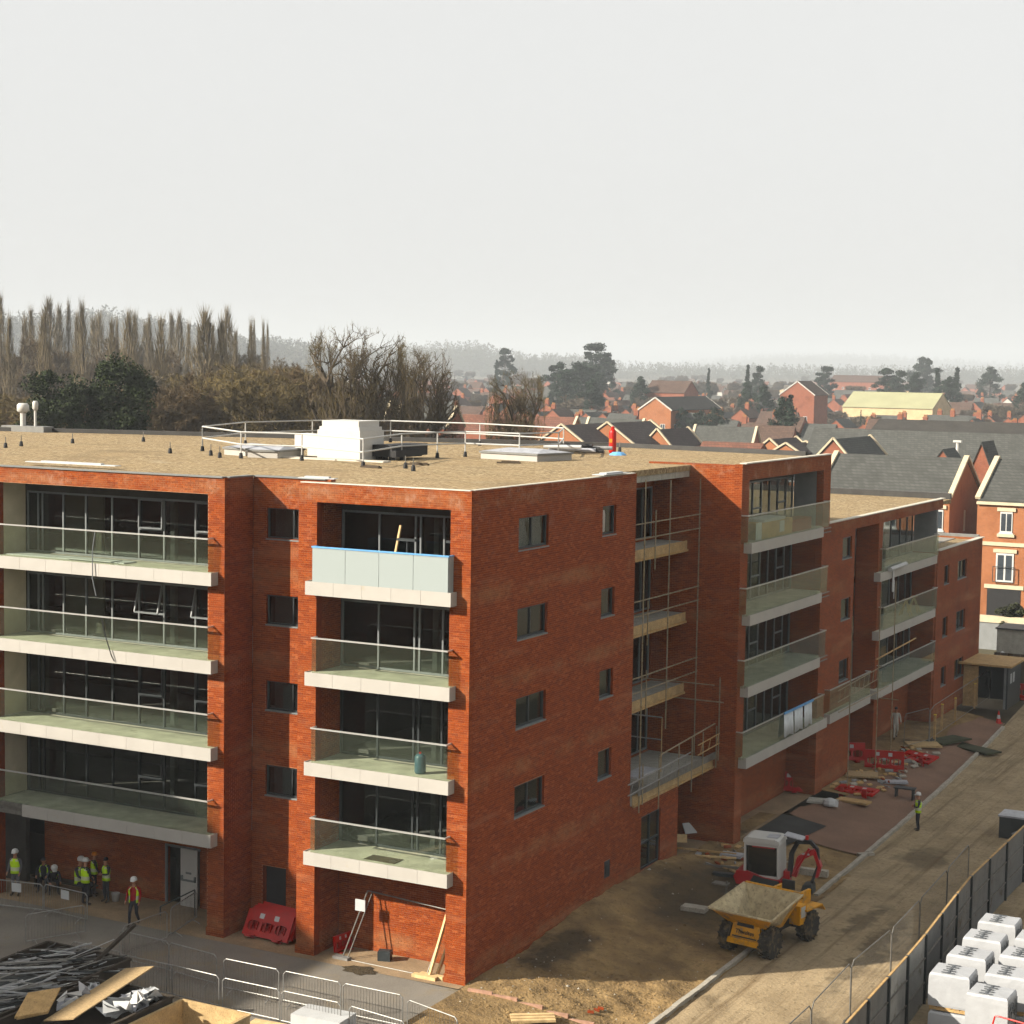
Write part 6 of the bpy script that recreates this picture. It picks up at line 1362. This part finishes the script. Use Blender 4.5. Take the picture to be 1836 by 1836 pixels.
for i in range(92):
    px = rq.uniform(-25, 575); D = rq.uniform(165, 260); f = px/575
    py = (700 if px < 230 else (700-(px-230)*.45 if px < 340 else 648))+rq.uniform(-8, 36)
    h = top_h(py, px, D); s = h/18; k = i % 4 if px < 330 else (1 if rq.random() < .6 else 0)
    tree('bare_tree', 'bare brown winter tree in the dense wood behind the left roof' if k != 1 else 'bare olive tinted winter tree in the dense wood behind the roof', 'tree', BT[k], foot(px, D), (s*rq.uniform(1.0, 1.5), s*rq.uniform(1.0, 1.5), s), rq.uniform(0, 6), 'brown wood behind the left roof' if k != 1 else 'olive wood behind the left roof')
for i in range(34):
    px = rq.uniform(-20, 500); D = rq.uniform(300, 430); py = 588+.09*px+rq.uniform(-8, 60); h = top_h(py, px, D); s = h/18
    tree('bare_tree', 'grey brown bare tree standing among the poplars', 'tree', BT[3 if i % 2 else 0], foot(px, D), (s*rq.uniform(.8, 1.2), s*rq.uniform(.8, 1.2), s), rq.uniform(0, 6), 'bare trees among the poplars')
BIG = [bare_tree(62, 22, .95, 2.6, .34, .042, 5, 13000, 'twig_olive', 'bark', .75), bare_tree(75, 21, .9, 2.6, .32, .042, 5, 9000, 'twig_olive', 'bark', .75)]
for px, py, D, k, lab, sx in ((640, 597, 150, 0, 'large spreading bare tree with dark limbs above the white ventilation housing', .6), (762, 622, 155, 1, 'bare tree with forked dark trunk right of the large one', .46), (925, 672, 165, 0, 'smaller bushy bare tree right of the roof guard rail', .45)):
    h = top_h(py, px, D)*1.07; s = h/(22, 21)[k]; tree('bare_tree', lab, 'tree', BIG[k], foot(px, D), (s*sx, s*sx, s), px*.01)
EV = [leafy(5, 17, 4.6, 7.5, 80, 260, .30), leafy(13, 17, 4.4, 7, 74, 260, .30)]
for px, py, D, k, lab in ((213, 655, 150, 0, 'dark green rounded evergreen behind the left roof, right of the pair'), (92, 668, 148, 1, 'dark green evergreen behind the left roof, left of the pair')):
    h = top_h(py, px, D); tree('evergreen_tree', lab, 'tree', EV[k], foot(px, D), (h/17*.74, h/17*.74, h/17), 1.0)
FE = [leafy(31, 14, 5.0, 3, 40, 150, .6, 'needle_blue'), leafy(33, 15, 3.2, 1, 24, 150, .55, 'needle_blue', .6, True), leafy(35, 15, 4.8, 5, 42, 120, .6, 'needle_blue', .45)]
LAB_E = ['rounded dark evergreen among the town houses', 'conical dark conifer among the town houses', 'flat topped dark pine among the town houses']
for px, py, D, k, sx in ((1068, 620, 760, 2, 1.5), (1085, 640, 780, 0, 1.0), (1000, 655, 640, 0, 1.3), (1040, 655, 630, 0, 1.5), (1065, 660, 650, 0, 1.2), (1012, 668, 600, 0, 1.2), (1060, 685, 520, 0, 1.0), (1418, 708, 330, 1, 1.5), (1405, 720, 335, 0, .8), (905, 628, 900, 2, 1.0), (890, 645, 880, 1, 1.0), (1340, 654, 700, 1, 1.2), (1270, 660, 760, 1, 1.0), (1590, 664, 700, 2, 1.4), (1612, 668, 690, 2, 1.3), (1640, 672, 680, 0, 1.0), (1680, 660, 690, 1, 1.6), (1715, 659, 700, 1, 1.6), (1700, 680, 660, 0, 1.2), (1655, 645, 1000, 0, 1.5), (1662, 642, 1000, 1, 1.6), (1480, 660, 820, 2, 1.4), (1148, 680, 600, 0, .9), (1340, 690, 560, 0, .8), (1370, 694, 520, 0, .9), (1255, 740, 420, 0, 1.1), (1285, 735, 410, 0, 1.2), (1225, 735, 430, 0, .9), (1360, 660, 760, 2, 1.0), (1545, 735, 440, 1, .5), (1838, 690, 600, 0, 1.0), (1775, 662, 900, 0, 1.3)):
    h = max(4, top_h(py, px, D)); s = h/(14, 15, 15)[k]; tree('evergreen_tree', LAB_E[k] if D < 780 or k != 0 else 'hazy far evergreen near the horizon', 'tree', FE[k], foot(px, D), (s*sx*.62, s*sx*.62, s), px*.1, 'evergreens in the town')
FB = [bare_tree(90+i, 13, 1.2, 2.4, .22, .21, 4, 7000, ('twig_grey', 'twig_brown', 'twig_grey')[i], 'bark', 1.1) for i in range(3)]
LB = ['bare winter tree among the town roofs', 'hazy bare tree beyond the town', 'bare tree fading into haze near the horizon']
for i in range(170):
    D = 370*math.exp(rq.random()**.9*1.85); px = rq.uniform(560 if D > 420 else 820, 1870); s = rq.uniform(.62, .98)*(1.2 if D > 900 else .95)
    if D < 430: s *= .85
    k = 0 if D < 700 else (1 if D < 1150 else 2)
    P = foot(px, D); t = link('bare_tree', FB[i % 3][1], None, P, (0, 0, rq.uniform(0, 6)), (s*1.3, s*1.3, s)); tag(t, LB[k], 'tree', LB[k])
# thin conifer spires and birches on the left hill come with the hill wood
def hill(name, lab, pts, D0, D1, depth, nt, size, wm, seed):
    g = np.random.default_rng(seed); xs = np.array([p[0] for p in pts], float); ys = np.array([p[1] for p in pts], float)
    mb = MB(); n = 40; vs = []
    for i in range(n+1):
        px = xs[0]+(xs[-1]-xs[0])*i/n; D = D0+(D1-D0)*i/n; zt = at(px, np.interp(px, xs, ys), D)[2]-size*1.0; q = CAM+ray(px, 700)*D; dr = q-CAM; dr[2] = 0; dr /= np.linalg.norm(dr)
        for k, (o, f) in enumerate(((-depth, 0), (-depth*.45, .62), (0, 1), (depth*.6, .8), (depth*1.4, 0))):
            p = q+dr*o; vs.append((p[0], p[1], GZ-.4+max(0, zt-GZ)*f))
    fs = [(i*5+k, (i+1)*5+k, (i+1)*5+k+1, i*5+k+1) for i in range(n) for k in range(4)]
    o = part('hill', MB().add(vs, fs), 'grass_far', smooth=True); o['kind'] = 'structure'
    A = np.array(vs).reshape(n+1, 5, 3); V = []
    u = g.random(nt)*(n-.001); v = g.random(nt)*2.2; i0 = u.astype(int); k0 = v.astype(int); fu = (u-i0)[:, None]; fv = (v-k0)[:, None]
    base_ = A[i0, k0]*(1-fu)*(1-fv)+A[i0+1, k0]*fu*(1-fv)+A[i0, k0+1]*(1-fu)*fv+A[i0+1, k0+1]*fu*fv
    for c in range(34):
        hh = size*g.uniform(.5, 1.35, nt) if c == 0 else hh
        f = g.random(nt); off = g.normal(size=(nt, 3))*size*.26*(1.1-f*f)[:, None]; p = base_+off; p[:, 2] = base_[:, 2]+hh*f
        d = g.normal(size=(nt, 3)); d[:, 2] = abs(d[:, 2])+.4; d /= np.linalg.norm(d, axis=1)[:, None]; V.append(slivers(p, d, np.full(nt, size*.13), np.full(nt, size*.10), g))
    w_ = link(name, tri_mesh(name, np.concatenate(V), wm)); tag(w_, lab, 'woodland'); w_['kind'] = 'stuff'
hill('hill_wood', 'dense hazy wood covering the hill behind the poplars', [(-60, 568), (60, 566), (130, 560), (190, 556), (260, 570), (330, 580), (400, 590), (430, 606), (520, 612), (600, 625)], 2200, 2500, 420, 2600, 22, 'wood_far', 4)
hill('far_wood', 'far hazy wooded rise right of the bare trees', [(560, 632), (640, 625), (700, 622), (770, 616), (800, 614), (870, 616), (900, 630), (960, 636), (1050, 640)], 3200, 3400, 300, 1200, 22, 'wood_far', 6)
hill('ridge_wood', 'pale wooded ridge on the horizon at right', [(1180, 652), (1300, 640), (1380, 632), (1480, 632), (1600, 636), (1700, 642), (1780, 648), (1900, 652)], 8200, 7600, 600, 1800, 24, 'wood_far', 8)
hill('flat_wood', 'hazy belt of woodland along the horizon beyond the town', [(900, 650), (1000, 645), (1150, 650), (1300, 655), (1450, 655), (1600, 656), (1750, 658), (1900, 660)], 3200, 3200, 250, 1400, 16, 'wood_far', 10)
for i, (px, py) in enumerate(((1630, 1112), (1790, 1105), (1812, 1100), (1825, 1110), (1805, 1120))):
    pass
SH = leafy(51, 1.6, .8, .2, 14, 90, .18, 'hedge', .8)
for i, px in enumerate((1800, 1815, 1828)):
    q = at(px, 1112-6*(i % 2), 139); tree('shrub', 'potted green shrub on the forecourt wall, %s from left' % ORD[i], 'shrub', SH, (q[0], q[1], q[2]-.6), 1.0, i, 'shrubs on the forecourt wall')

# ------------------------------------------------------------------ haze in the air
hz = part('haze', B(-9000, 9000, -400, 10500, -2.2, 150), 'black'); hz['kind'] = 'stuff'; hz.data.materials.clear()
m = bpy.data.materials.new('haze'); m.use_nodes = True; n = m.node_tree
for nd in list(n.nodes):
    if nd.type == 'BSDF_PRINCIPLED': n.nodes.remove(nd)
pv = n.nodes.new('ShaderNodeVolumePrincipled'); pv.inputs['Color'].default_value = (.66, .71, .76, 1); pv.inputs['Density'].default_value = .00025; pv.inputs['Anisotropy'].default_value = .0
n.links.new(pv.outputs[0], n.nodes['Material Output'].inputs['Volume']); hz.data.materials.append(m); tag(hz, 'thin pale haze filling the air over the town', 'haze')
